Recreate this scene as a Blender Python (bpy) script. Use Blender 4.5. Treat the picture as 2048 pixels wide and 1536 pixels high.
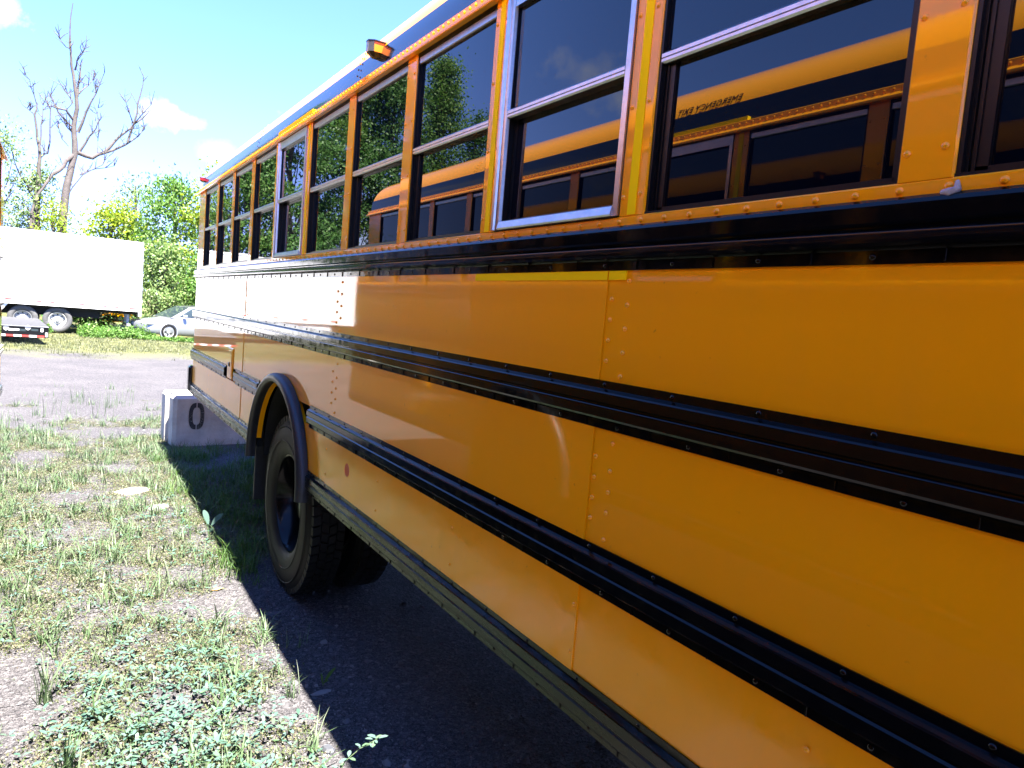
import bpy, math, random
import numpy as np
from mathutils import Vector, Matrix, noise
random.seed(7); rng = np.random.default_rng(7)
R = math.radians
sc = bpy.context.scene
for o in list(bpy.data.objects): bpy.data.objects.remove(o)
COL = sc.collection

# ------------------------------------------------------------------ camera
CAM = np.array([-1.1015, 0.0, 1.716]); FPX = 1420.0
YAW, PITCH, ROLL = R(32.662), R(-5.056), R(4.778)
_f = np.array([math.sin(YAW)*math.cos(PITCH), math.cos(YAW)*math.cos(PITCH), math.sin(PITCH)])
_r = np.array([math.cos(YAW), -math.sin(YAW), 0.0]); _u = np.cross(_r, _f)
AX = np.array([math.cos(ROLL)*_r+math.sin(ROLL)*_u, -math.sin(ROLL)*_r+math.cos(ROLL)*_u, _f])
cd = bpy.data.cameras.new('camera'); cam = bpy.data.objects.new('camera', cd); COL.objects.link(cam)
cd.sensor_width = 36.0; cd.lens = FPX/2048*36; cd.clip_start = 0.02; cd.clip_end = 3000
cam.matrix_world = Matrix([[AX[0][i], AX[1][i], -AX[2][i], CAM[i]] for i in range(3)]+[[0, 0, 0, 1]])
sc.camera = cam

# ------------------------------------------------------------------ sky, sun, exposure
SUN_EL, SUN_AZ = R(64.0), R(174.6)            # azimuth from +Y towards +X: the sun stands behind the camera
w = bpy.data.worlds.new('World'); sc.world = w; w.use_nodes = True
nt = w.node_tree; nt.nodes.clear(); N = nt.nodes.new; L = nt.links.new
wo = N('ShaderNodeOutputWorld'); bg = N('ShaderNodeBackground'); bg.inputs['Strength'].default_value = 0.082
sky = N('ShaderNodeTexSky'); sky.sky_type = 'NISHITA'; sky.sun_disc = False
sky.sun_elevation = SUN_EL; sky.sun_rotation = SUN_AZ; sky.air_density = 1.0; sky.dust_density = 0.05; sky.ozone_density = 1.2
tc = N('ShaderNodeTexCoord')
def vmath(op, a, b=None):
    n = N('ShaderNodeVectorMath'); n.operation = op
    for i, v in enumerate((a, b)):
        if v is None: continue
        if isinstance(v, (tuple, list)): n.inputs[i].default_value = v
        else: L(v, n.inputs[i])
    return n
def fmath(op, a, b=None, clamp=False):
    n = N('ShaderNodeMath'); n.operation = op; n.use_clamp = clamp
    for i, v in enumerate((a, b)):
        if v is None: continue
        if isinstance(v, (int, float)): n.inputs[i].default_value = v
        else: L(v, n.inputs[i])
    return n.outputs[0]
DIR = tc.outputs['Generated']
cn = N('ShaderNodeTexNoise'); cn.inputs['Scale'].default_value = 26; cn.inputs['Detail'].default_value = 7; cn.inputs['Roughness'].default_value = 0.62
L(DIR, cn.inputs['Vector'])
def az_el(u, v):
    d = AX.T @ np.array([(u-1024)/FPX, -(v-768)/FPX, 1.0]); d /= np.linalg.norm(d); return d
# small cumulus clouds: (direction, width, height, density)
clouds = [(az_el(318, 232), .026, .018, .85), (az_el(378, 244), .024, .010, .6), (az_el(435, 302), .03, .014, .3),
          (az_el(6, 22), .022, .016, .8)]
for az, el, a, b, k in ((-36.6, 19.0, .050, .022, .5), (-39.0, 17.4, .045, .020, .42), (-22, 4.5, .16, .05, .7), (-33, 5.5, .14, .04, .75), (-60, 12, .2, .05, .6), (30, 14, .2, .05, .6), (75, 18, .2, .06, .6), (140, 24, .2, .06, .6), (-110, 20, .25, .07, .6), (-150, 35, .2, .08, .5)):
    d = np.array([math.sin(R(az))*math.cos(R(el)), math.cos(R(az))*math.cos(R(el)), math.sin(R(el))]); clouds.append((d, a, b, k))
mask = None
for d, a, b, k in clouds:
    dv = vmath('SUBTRACT', DIR, tuple(d)).outputs[0]
    t = np.array([d[1], -d[0], 0]); t /= np.linalg.norm(t); uu = np.cross(t, d)
    x = fmath('DIVIDE', vmath('DOT_PRODUCT', dv, tuple(t)).outputs['Value'], a)
    y = fmath('DIVIDE', vmath('DOT_PRODUCT', dv, tuple(uu)).outputs['Value'], b)
    f = vmath('DOT_PRODUCT', DIR, tuple(d)).outputs['Value']
    rr = fmath('SQRT', fmath('ADD', fmath('MULTIPLY', x, x), fmath('MULTIPLY', y, y)))
    rr = fmath('ADD', rr, fmath('MULTIPLY', fmath('SUBTRACT', cn.outputs['Fac'], 0.5), 3.2))
    m = fmath('MULTIPLY', fmath('MULTIPLY', fmath('SUBTRACT', 1.15, rr), .8, True), k)
    m = fmath('MULTIPLY', m, fmath('GREATER_THAN', f, 0.0))
    mask = m if mask is None else fmath('MAXIMUM', mask, m)
mix = N('ShaderNodeMix'); mix.data_type = 'RGBA'
hsv = N('ShaderNodeHueSaturation'); hsv.inputs['Saturation'].default_value = 1.3; hsv.inputs['Hue'].default_value = .512; L(sky.outputs[0], hsv.inputs['Color'])
# shoulder on the sky colour: c / (1 + k c), least in the blue
den = vmath('MULTIPLY_ADD', hsv.outputs[0], (.42, .28, .06)); den.inputs[2].default_value = (1, 1, 1)
shd = vmath('DIVIDE', hsv.outputs[0], den.outputs[0])
L(mask, mix.inputs[0]); L(shd.outputs[0], mix.inputs[6]); mix.inputs[7].default_value = (3.0, 3.05, 3.1, 1)
L(mix.outputs[2], bg.inputs['Color']); L(bg.outputs[0], wo.inputs[0])
sd = bpy.data.lights.new('sun', 'SUN'); sd.energy = 5.0; sd.angle = R(0.53); sd.color = (1.0, 0.94, 0.85)
sun = bpy.data.objects.new('sun', sd); COL.objects.link(sun)
sdir = Vector((math.sin(SUN_AZ)*math.cos(SUN_EL), math.cos(SUN_AZ)*math.cos(SUN_EL), math.sin(SUN_EL)))
sun.rotation_euler = sdir.to_track_quat('Z', 'Y').to_euler(); sun.location = (0, -20, 40)
vs = sc.view_settings; vs.view_transform = 'Standard'; vs.look = 'None'; vs.gamma = 1; vs.exposure = 3.3; vs.use_curve_mapping = False
sc.cycles.max_bounces = 8; sc.cycles.diffuse_bounces = 4; sc.cycles.glossy_bounces = 4; sc.cycles.transparent_max_bounces = 8
sc.cycles.caustics_reflective = False; sc.cycles.caustics_refractive = False

def at(u, v, Y):                                  # photograph pixel -> point in the plane Y
    d = AX.T @ np.array([(u-1024)/FPX, -(v-768)/FPX, 1.0]); return CAM + d*(Y-CAM[1])/d[1]

# ------------------------------------------------------------------ helpers
def tag(o, label=None, cat=None, group=None, kind=None):
    if label: o['label'] = label
    if cat: o['category'] = cat
    if group: o['group'] = group
    if kind: o['kind'] = kind
    return o
def empty(name, loc=(0, 0, 0), rz=0):
    o = bpy.data.objects.new(name, None); COL.objects.link(o); o.location = loc; o.rotation_euler = (0, 0, rz); return o
def link(name, me, parent=None):
    o = bpy.data.objects.new(name, me); COL.objects.link(o); o.parent = parent; return o
class MB:
    def __init__(s): s.v = []; s.f = []
    def add(s, vs_, fs_):
        b = len(s.v); s.v += [tuple(p) for p in vs_]; s.f += [tuple(i+b for i in f) for f in fs_]; return s
    def box(s, x0, x1, y0, y1, z0, z1):
        return s.add([(x0,y0,z0),(x1,y0,z0),(x1,y1,z0),(x0,y1,z0),(x0,y0,z1),(x1,y0,z1),(x1,y1,z1),(x0,y1,z1)],
                     [(0,3,2,1),(4,5,6,7),(0,1,5,4),(1,2,6,5),(2,3,7,6),(3,0,4,7)])
    def cbox(s, x0, x1, y0, y1, z0, z1, c):       # chamfered box
        V = []; 
        for ix, x in ((0, x0), (1, x1)):
            for iy, y in ((0, y0), (1, y1)):
                for iz, z in ((0, z0), (1, z1)):
                    sx, sy, sz = (c if ix == 0 else -c), (c if iy == 0 else -c), (c if iz == 0 else -c)
                    V += [(x, y+sy, z+sz), (x+sx, y, z+sz), (x+sx, y+sy, z)]
        def i(a, b, d, k): return (a*4+b*2+d)*3+k
        F = [[i(0,0,0,0),i(0,0,1,0),i(0,1,1,0),i(0,1,0,0)],[i(1,0,0,0),i(1,1,0,0),i(1,1,1,0),i(1,0,1,0)],
             [i(0,0,0,1),i(1,0,0,1),i(1,0,1,1),i(0,0,1,1)],[i(0,1,0,1),i(0,1,1,1),i(1,1,1,1),i(1,1,0,1)],
             [i(0,0,0,2),i(0,1,0,2),i(1,1,0,2),i(1,0,0,2)],[i(0,0,1,2),i(1,0,1,2),i(1,1,1,2),i(0,1,1,2)]]
        for a in (0,1):
            for b in (0,1):
                F.append([i(a,b,0,0),i(a,b,1,0),i(a,b,1,1),i(a,b,0,1)]); F.append([i(a,0,b,0),i(a,1,b,0),i(a,1,b,2),i(a,0,b,2)]); F.append([i(0,a,b,1),i(1,a,b,1),i(1,a,b,2),i(0,a,b,2)])
                for d in (0,1): F.append([i(a,b,d,0),i(a,b,d,1),i(a,b,d,2)])
        return s.add(V, F)
    def prism(s, prof, a0, a1, axis='y'):         # closed profile swept along an axis
        n = len(prof)
        def P(p, a): return {'y': (p[0], a, p[1]), 'z': (p[0], p[1], a), 'x': (a, p[0], p[1])}[axis]
        V = [P(p, a0) for p in prof]+[P(p, a1) for p in prof]
        F = [(i, (i+1) % n, n+(i+1) % n, n+i) for i in range(n)]+[tuple(range(n))[::-1], tuple(range(n, 2*n))]
        return s.add(V, F)
    def lathe(s, prof, c, axis='x', seg=48, closed=False):   # profile (axial, radius)
        n = len(prof); V = []
        for k in range(seg):
            a = 2*math.pi*k/seg; ca, sa = math.cos(a), math.sin(a)
            for (h, r) in prof:
                V.append({'x': (c[0]+h, c[1]+r*ca, c[2]+r*sa), 'y': (c[0]+r*ca, c[1]+h, c[2]+r*sa), 'z': (c[0]+r*ca, c[1]+r*sa, c[2]+h)}[axis])
        F = []
        for k in range(seg):
            k2 = (k+1) % seg
            for j in range(n if closed else n-1):
                j2 = (j+1) % n; F.append((k*n+j, k*n+j2, k2*n+j2, k2*n+j))
        return s.add(V, F)
    def tube(s, pts, rads, seg=6, cap=True):
        pts = [Vector(p) for p in pts]; V = []; n = len(pts)
        for i, p in enumerate(pts):
            d = (pts[min(i+1, n-1)]-pts[max(i-1, 0)]).normalized()
            a = d.cross(Vector((0.13, 0.97, 0.2))).normalized(); b = d.cross(a)
            for k in range(seg):
                t = 2*math.pi*k/seg; V.append(p+(a*math.cos(t)+b*math.sin(t))*rads[i])
        F = [(i*seg+k, i*seg+(k+1) % seg, (i+1)*seg+(k+1) % seg, (i+1)*seg+k) for i in range(n-1) for k in range(seg)]
        if cap: F += [tuple(range(seg))[::-1], tuple(range((n-1)*seg, n*seg))]
        return s.add(V, F)
    def mesh(s, name, mat, smooth=None):
        me = bpy.data.meshes.new(name); me.from_pydata(s.v, [], s.f); me.materials.append(mat)
        import bmesh
        bm = bmesh.new(); bm.from_mesh(me); bmesh.ops.recalc_face_normals(bm, faces=bm.faces); bm.to_mesh(me); bm.free()
        if smooth is not None:
            for p in me.polygons: p.use_smooth = True
            if smooth < 179: me.set_sharp_from_angle(angle=R(smooth))
        me.update(); return me
    def build(s, name, mat, parent=None, smooth=None): return link(name, s.mesh(name, mat, smooth), parent)
def np_mesh(name, verts, quads, mat, smooth=False):
    verts = np.asarray(verts, dtype=np.float32).reshape(-1, 3); quads = np.asarray(quads, dtype=np.int32).reshape(-1, 4)
    me = bpy.data.meshes.new(name); me.vertices.add(len(verts)); me.vertices.foreach_set('co', verts.ravel())
    me.loops.add(quads.size); me.loops.foreach_set('vertex_index', quads.ravel()); me.polygons.add(len(quads))
    me.polygons.foreach_set('loop_start', np.arange(0, quads.size, 4, dtype=np.int32))
    try: me.polygons.foreach_set('loop_total', np.full(len(quads), 4, dtype=np.int32))
    except Exception: pass
    if smooth: me.polygons.foreach_set('use_smooth', np.ones(len(quads), dtype=bool))
    me.materials.append(mat); me.update(calc_edges=True); me.validate(); return me

# ------------------------------------------------------------------ materials
def newmat(name):
    m = bpy.data.materials.new(name); m.use_nodes = True
    t = m.node_tree; b = t.nodes['Principled BSDF']; return m, t, b
def setp(b, **k):
    for n, v in k.items():
        key = n.replace('_', ' ')
        for i in b.inputs:
            if i.name.lower() == key.lower(): i.default_value = (v+(1,) if isinstance(v, tuple) and len(v) == 3 else v); break
        else: print('no input', n)
def noise_node(t, scale, detail=4, rough=.55, coord='Object', stretch=None):
    tc_ = t.nodes.new('ShaderNodeTexCoord'); n = t.nodes.new('ShaderNodeTexNoise')
    n.inputs['Scale'].default_value = scale; n.inputs['Detail'].default_value = detail; n.inputs['Roughness'].default_value = rough
    if stretch:
        mp = t.nodes.new('ShaderNodeMapping'); mp.inputs['Scale'].default_value = stretch
        t.links.new(tc_.outputs[coord], mp.inputs[0]); t.links.new(mp.outputs[0], n.inputs['Vector'])
    else: t.links.new(tc_.outputs[coord], n.inputs['Vector'])
    return n
def ramp(t, fac, stops):
    r = t.nodes.new('ShaderNodeValToRGB'); e = r.color_ramp.elements
    while len(e) < len(stops): e.new(0.5)
    for i, (p, c) in enumerate(stops): e[i].position = p; e[i].color = (c if isinstance(c, tuple) else (c, c, c))+(1,)
    t.links.new(fac, r.inputs[0]); return r
def bump(t, h, strength, dist, prev=None):
    b = t.nodes.new('ShaderNodeBump'); b.inputs['Strength'].default_value = strength; b.inputs['Distance'].default_value = dist
    t.links.new(h, b.inputs['Height'])
    if prev: t.links.new(prev.outputs[0], b.inputs['Normal'])
    return b
def plain(name, col, rough=.5, metal=0.0, spec=.5, var=0.0, vscale=8, bumpd=0.0, bscale=60, coat=0.0):
    m, t, b = newmat(name); setp(b, Base_Color=col, Roughness=rough, Metallic=metal, Specular_IOR_Level=spec)
    if coat: setp(b, Coat_Weight=coat, Coat_Roughness=.03)
    if var:
        n = noise_node(t, vscale, 5, .6)
        r = ramp(t, n.outputs['Fac'], [(.3, tuple(c*(1-var) for c in col)), (.7, tuple(min(1, c*(1+var)) for c in col))])
        t.links.new(r.outputs[0], b.inputs['Base Color'])
    if bumpd:
        n = noise_node(t, bscale, 4, .6); bb = bump(t, n.outputs['Fac'], 1.0, bumpd); t.links.new(bb.outputs[0], b.inputs['Normal'])
    return m
def paint(name, col, wave, dust=0.0, coat_r=.015):
    m, t, b = newmat(name); setp(b, Base_Color=col, Roughness=.5, Specular_IOR_Level=.05, Coat_Weight=1.0, Coat_Roughness=coat_r, Coat_IOR=1.42)
    n1 = noise_node(t, 2.2, 2, .4, stretch=(1, .45, 1.4)); b1 = bump(t, n1.outputs['Fac'], 1.0, wave)
    n2 = noise_node(t, 160, 2, .5); b2 = bump(t, n2.outputs['Fac'], 1.0, .00001, b1)       # orange peel
    t.links.new(b2.outputs[0], b.inputs['Coat Normal'])
    # weathering: streaks and dirt film
    n3 = noise_node(t, 5, 6, .65, stretch=(1, 2.2, .35)); n4 = noise_node(t, 90, 4, .6)
    mx = t.nodes.new('ShaderNodeMix'); mx.data_type = 'RGBA'
    rr = ramp(t, n3.outputs['Fac'], [(.45, 0.0), (.8, 1.0)])
    mm = t.nodes.new('ShaderNodeMath'); mm.operation = 'MULTIPLY'; mm.inputs[1].default_value = .08+dust*.3
    t.links.new(rr.outputs[0], mm.inputs[0]); t.links.new(mm.outputs[0], mx.inputs[0])
    mx.inputs[6].default_value = col+(1,); mx.inputs[7].default_value = (col[0]*.72+.05, col[1]*.75+.05, col[2]*.7+.04, 1)
    n6 = noise_node(t, 55, 3, .5); r6 = ramp(t, n6.outputs['Fac'], [(.70, 0.0), (.76, .55)]); n7 = noise_node(t, 1.6, 3, .6); r7 = ramp(t, n7.outputs['Fac'], [(.45, 0.0), (.7, 1.0)])
    m6 = t.nodes.new('ShaderNodeMath'); m6.operation = 'MULTIPLY'; t.links.new(r6.outputs[0], m6.inputs[0]); t.links.new(r7.outputs[0], m6.inputs[1])
    mx2 = t.nodes.new('ShaderNodeMix'); mx2.data_type = 'RGBA'; t.links.new(m6.outputs[0], mx2.inputs[0]); t.links.new(mx.outputs[2], mx2.inputs[6]); mx2.inputs[7].default_value = (.22, .11, .03, 1)
    t.links.new(mx2.outputs[2], b.inputs['Base Color'])
    r2 = ramp(t, n4.outputs['Fac'], [(.35, coat_r), (.75, coat_r+.02+dust*.25)])
    n5 = noise_node(t, 7, 5, .7); r5 = ramp(t, n5.outputs['Fac'], [(.4, 0.0), (.75, .03+dust*.35)])
    ad = t.nodes.new('ShaderNodeMath'); ad.operation = 'ADD'; t.links.new(r2.outputs[0], ad.inputs[0]); t.links.new(r5.outputs[0], ad.inputs[1])
    t.links.new(ad.outputs[0], b.inputs['Coat Roughness'])
    return m
YEL = (.96, .375, .001)
M = {}
M['yellow'] = paint('school_bus_yellow_paint', YEL, .0004)
M['yellow_low'] = paint('dusty_yellow_skirt_paint', YEL, .0010, dust=.34, coat_r=.03)
M['yellow_trim'] = paint('yellow_trim_paint', YEL, .0002)
M['black'] = plain('gloss_black_paint', (.005, .005, .006), .10, spec=.5, coat=.6)
mb, t, b = newmat('gloss_black_rail'); setp(b, Base_Color=(.0025, .0025, .003), Roughness=.09, Specular_IOR_Level=.2)
n = noise_node(t, 3.0, 3, .5, stretch=(1, .5, 3)); bb = bump(t, n.outputs['Fac'], 1.0, .0008); t.links.new(bb.outputs[0], b.inputs['Normal'])
n = noise_node(t, 25, 5, .65); r = ramp(t, n.outputs['Fac'], [(.4, .05), (.7, .2)]); t.links.new(r.outputs[0], b.inputs['Roughness']); M['rail'] = mb
mb, t, b = newmat('mossy_black_rail'); setp(b, Roughness=.22, Specular_IOR_Level=.25)
n = noise_node(t, 14, 6, .7, stretch=(1, .4, 2)); r = ramp(t, n.outputs['Fac'], [(.42, (.003, .0035, .003)), (.62, (.009, .012, .007)), (.8, (.02, .022, .012))])
t.links.new(r.outputs[0], b.inputs['Base Color']); r = ramp(t, n.outputs['Fac'], [(.4, .12), (.7, .5)]); t.links.new(r.outputs[0], b.inputs['Roughness']); M['rail_dirty'] = mb
M['glass'] = plain('dark_tinted_glass', (.0015, .002, .005), .0, spec=.5)
M['glass'].node_tree.nodes['Principled BSDF'].inputs['IOR'].default_value = 1.56
M['alu'] = plain('brushed_aluminium', (0.4896, 0.4896, 0.5032), .30, 1.0, var=.12, vscale=40)
M['blackframe'] = plain('black_window_frame', (.003, .003, .0035), .35, spec=.3)
M['tape'] = plain('yellow_reflective_tape', (1.0, .71, .001), .7, spec=.05)
M['rubber'] = plain('grey_black_rubber', (.016, .0165, .0185), .45, var=.25, vscale=20, bumpd=.0004, bscale=40)
M['tyre'] = plain('tyre_rubber', (.0065, .0065, .007), .6, spec=.22, var=.3, vscale=10, bumpd=.0006, bscale=80)
M['rim'] = plain('gloss_black_rim', (.003, .0032, .004), .15, spec=.16)
M['under'] = plain('black_underbody', (.006, .006, .006), .9, var=.3)
M['amber'] = plain('amber_lens', (.42, .11, .006), .12)
M['red'] = plain('red_lens', (.18, .006, .006), .15)
M['coral'] = plain('faded_orange_reflector', (.62, .10, .03), .5, spec=.15)
M['caulk'] = plain('grey_caulk', (.35, .34, .33), .6, var=.3, vscale=150)
M['roofblack'] = plain('roof_black_paint', (.006, .006, .008), .12, coat=.5)
M['conc'] = plain('weathered_concrete', (0.3964, 0.3689, 0.3272), .85, var=.22, vscale=5, bumpd=.004, bscale=30)
mb, t, b = newmat('worn_stencil_paint'); setp(b, Roughness=.7)
tc_ = t.nodes.new('ShaderNodeTexCoord'); vo = t.nodes.new('ShaderNodeTexVoronoi'); vo.feature = 'DISTANCE_TO_EDGE'; vo.inputs['Scale'].default_value = 34
nz = noise_node(t, 5, 2, .5); t.links.new(tc_.outputs['Object'], vo.inputs['Vector'])
r1 = ramp(t, vo.outputs['Distance'], [(.012, (.18, .18, .16)), (.03, (.012, .0125, .013))]); r2 = ramp(t, nz.outputs['Fac'], [(.45, 0.0), (.55, 1.0)])
mx = t.nodes.new('ShaderNodeMix'); mx.data_type = 'RGBA'; t.links.new(r2.outputs[0], mx.inputs[0]); mx.inputs[7].default_value = (.018, .018, .02, 1)
t.links.new(r1.outputs[0], mx.inputs[6]); t.links.new(mx.outputs[2], b.inputs['Base Color']); M['stencil'] = mb
M['trailer'] = plain('white_trailer_panel', (.82, .82, .82), .35, var=.03, vscale=2)
M['galv'] = plain('grey_galvanised', (0.3150, 0.3220, 0.3360), .5, .6)
M['redtape'] = plain('red_conspicuity_tape', (.42, .03, .025), .5)
M['whitetape'] = plain('white_conspicuity_tape', (.8, .8, .8), .4)
M['tyre_dust'] = plain('dusty_tyre', (0.0600, 0.0600, 0.0630), .8, var=.25, vscale=15)
M['wrim'] = plain('dirty_white_steel_rim', (0.3850, 0.3780, 0.3640), .5, var=.3, vscale=12)
M['silver'] = plain('silver_car_paint', (0.2246, 0.2371, 0.2621), .3, .3, coat=1.0)
M['carglass'] = plain('car_window_glass', (.02, .03, .035), .03)
M['deck'] = plain('dark_steel_deck', (.022, .022, .025), .7, var=.4, vscale=6)
M['bark'] = plain('grey_brown_bark', (0.0735, 0.0604, 0.0525), .9, var=.35, vscale=5, bumpd=.02, bscale=9)
M['deadbark'] = plain('weathered_dead_wood', (0.0630, 0.0525, 0.0504), .85, var=.35, vscale=3, bumpd=.015, bscale=9)
M['stone'] = plain('grey_stone', (0.1860, 0.1798, 0.1860), .8, var=.35, vscale=9)
M['darkstone'] = plain('dark_slate', (0.0465, 0.0496, 0.0589), .55, var=.3, vscale=20)
M['paleleaf'] = plain('dry_tan_leaf', (0.3575, 0.2340, 0.0780), .6, var=.25, vscale=60)
def leafmat(name, cols, trans=.35, rough=.5):
    m, t, b = newmat(name); setp(b, Roughness=rough, Specular_IOR_Level=.35)
    g = t.nodes.new('ShaderNodeNewGeometry')
    r = ramp(t, g.outputs['Random Per Island'], [(i/(len(cols)-1), c) for i, c in enumerate(cols)])
    t.links.new(r.outputs[0], b.inputs['Base Color'])
    tr = t.nodes.new('ShaderNodeBsdfTranslucent'); hs = t.nodes.new('ShaderNodeHueSaturation'); hs.inputs['Value'].default_value = 1.25; hs.inputs['Saturation'].default_value = 1.1
    t.links.new(r.outputs[0], hs.inputs['Color']); t.links.new(hs.outputs[0], tr.inputs['Color'])
    ms = t.nodes.new('ShaderNodeMixShader'); ms.inputs[0].default_value = trans
    out = t.nodes['Material Output']; t.links.new(b.outputs[0], ms.inputs[1]); t.links.new(tr.outputs[0], ms.inputs[2]); t.links.new(ms.outputs[0], out.inputs[0]); return m
M['grass'] = leafmat('grass_blade', [(0.0457, 0.0887, 0.0319), (0.0717, 0.1206, 0.0532), (0.0978, 0.1419, 0.0745), (0.1175, 0.1349, 0.0958)])
M['clover'] = leafmat('blue_green_clover_leaf', [(0.0444, 0.0947, 0.0690), (0.0648, 0.1250, 0.0985), (0.0852, 0.1440, 0.1231), (0.0750, 0.1363, 0.0641)], .3)
M['mat'] = leafmat('low_mat_weed_leaf', [(0.0520, 0.0787, 0.0268), (0.0833, 0.1073, 0.0446), (0.1180, 0.1287, 0.0670), (0.1318, 0.1216, 0.0804), (0.1248, 0.0966, 0.0715)], .25)
M['lush'] = leafmat('lush_green_grass', [(0.0318, 0.0770, 0.0162), (0.0575, 0.1155, 0.0223), (0.0832, 0.1412, 0.0318)])
M['strip'] = leafmat('yellow_green_grass', [(0.0739, 0.0889, 0.0413), (0.0985, 0.1079, 0.0536), (0.1232, 0.1238, 0.0743), (0.0677, 0.0952, 0.0372)])
M['tree_a'] = leafmat('mid_green_tree_leaf', [(0.0532, 0.1277, 0.0214), (0.0909, 0.1809, 0.0377), (0.1382, 0.2235, 0.0532)], .4)
M['tree_b'] = leafmat('pale_green_tree_leaf', [(0.1064, 0.1809, 0.0638), (0.1596, 0.2341, 0.0850), (0.2235, 0.2873, 0.1064)], .4)
M['tree_c'] = leafmat('yellow_green_tree_leaf', [(0.1210, 0.2015, 0.0203), (0.2015, 0.2722, 0.0303), (0.2822, 0.3124, 0.0504)], .45)
M['tree_d'] = leafmat('dark_green_tree_leaf', [(0.0356, 0.1013, 0.0214), (0.0656, 0.1487, 0.0332), (0.1013, 0.1897, 0.0538)], .35)

# ------------------------------------------------------------------ ground
def gz(x, y):
    z = -.22*min(1, max(0, (y-12)/18))
    k = min(1, max(0, (y-1)/3))*(1 if y < 40 else .3)
    return z + k*(.012*noise.noise(Vector((x*1.3, y*1.3, 0)))+.02*noise.noise(Vector((x*.35, y*.35, 3))))
def axis_pts(lo, hi, near0, near1, step, grow):
    p = list(np.arange(near0, near1+1e-6, step)); s = step
    while p[-1] < hi: s *= grow; p.append(min(hi, p[-1]+s))
    s = step; q = [near0]
    while q[-1] > lo: s *= grow; q.append(max(lo, q[-1]-s))
    return np.array(q[:0:-1]+p)
gx = axis_pts(-600, 600, -3.0, 3.0, .06, 1.16); gy = axis_pts(-300, 900, 1.5, 12, .08, 1.14)
V = [(x, y, gz(x, y)) for y in gy for x in gx]; nx = len(gx)
Q = [(j*nx+i, j*nx+i+1, (j+1)*nx+i+1, (j+1)*nx+i) for j in range(len(gy)-1) for i in range(nx-1)]
mb, t, b = newmat('crushed_asphalt_gravel'); setp(b, Roughness=.9, Specular_IOR_Level=.2)
tc_ = t.nodes.new('ShaderNodeTexCoord'); vo = t.nodes.new('ShaderNodeTexVoronoi'); vo.inputs['Scale'].default_value = 70; vo.inputs['Randomness'].default_value = 1
vo2 = t.nodes.new('ShaderNodeTexVoronoi'); vo2.inputs['Scale'].default_value = 190
for v_ in (vo, vo2): t.links.new(tc_.outputs['Object'], v_.inputs['Vector'])
sep = t.nodes.new('ShaderNodeSeparateColor'); t.links.new(vo.outputs['Color'], sep.inputs[0])
sep2 = t.nodes.new('ShaderNodeSeparateColor'); t.links.new(vo2.outputs['Color'], sep2.inputs[0])
c1 = ramp(t, sep.outputs[0], [(0, (0.0212, 0.0203, 0.0220)), (.35, (0.0491, 0.0474, 0.0508)), (.8, (0.0778, 0.0753, 0.0796)), (1, (0.1693, 0.1650, 0.1650))])
c2 = ramp(t, sep2.outputs[1], [(0, (0.0135, 0.0132, 0.0144)), (.5, (0.0576, 0.0558, 0.0601)), (1, (0.1439, 0.1405, 0.1405))])
mx = t.nodes.new('ShaderNodeMix'); mx.data_type = 'RGBA'; mx.inputs[0].default_value = .5; t.links.new(c1.outputs[0], mx.inputs[6]); t.links.new(c2.outputs[0], mx.inputs[7])
nl = noise_node(t, .9, 6, .6); rl = ramp(t, nl.outputs['Fac'], [(.3, (.78, .76, .80)), (.7, (1.15, 1.12, 1.12))])
mu = t.nodes.new('ShaderNodeMix'); mu.data_type = 'RGBA'; mu.blend_type = 'MULTIPLY'; mu.inputs[0].default_value = 1; t.links.new(mx.outputs[2], mu.inputs[6]); t.links.new(rl.outputs[0], mu.inputs[7])
# far grass strip and meadow tint
sx = t.nodes.new('ShaderNodeSeparateXYZ'); t.links.new(tc_.outputs['Object'], sx.inputs[0]); nw = noise_node(t, .45, 5, .65)
ad = t.nodes.new('ShaderNodeMath'); ad.operation = 'MULTIPLY_ADD'; t.links.new(nw.outputs['Fac'], ad.inputs[0]); ad.inputs[1].default_value = 9; t.links.new(sx.outputs['Y'], ad.inputs[2])
mr = t.nodes.new('ShaderNodeMapRange'); mr.inputs['From Min'].default_value = 25.5; mr.inputs['From Max'].default_value = 28.5; t.links.new(ad.outputs[0], mr.inputs[0])
ng = noise_node(t, 14, 4, .6); rg = ramp(t, ng.outputs['Fac'], [(.3, (0.0608, 0.0683, 0.0228)), (.7, (0.1139, 0.1139, 0.0418))])
mg = t.nodes.new('ShaderNodeMix'); mg.data_type = 'RGBA'; t.links.new(mr.outputs[0], mg.inputs[0]); t.links.new(mu.outputs[2], mg.inputs[6]); t.links.new(rg.outputs[0], mg.inputs[7])
t.links.new(mg.outputs[2], b.inputs['Base Color'])
b1 = bump(t, vo.outputs['Distance'], .9, .010); b2 = bump(t, vo2.outputs['Distance'], .8, .005, b1); t.links.new(b2.outputs[0], b.inputs['Normal'])
M['ground'] = mb
ground = tag(link('ground', np_mesh('ground', V, Q, mb, True)), kind='structure')

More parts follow.
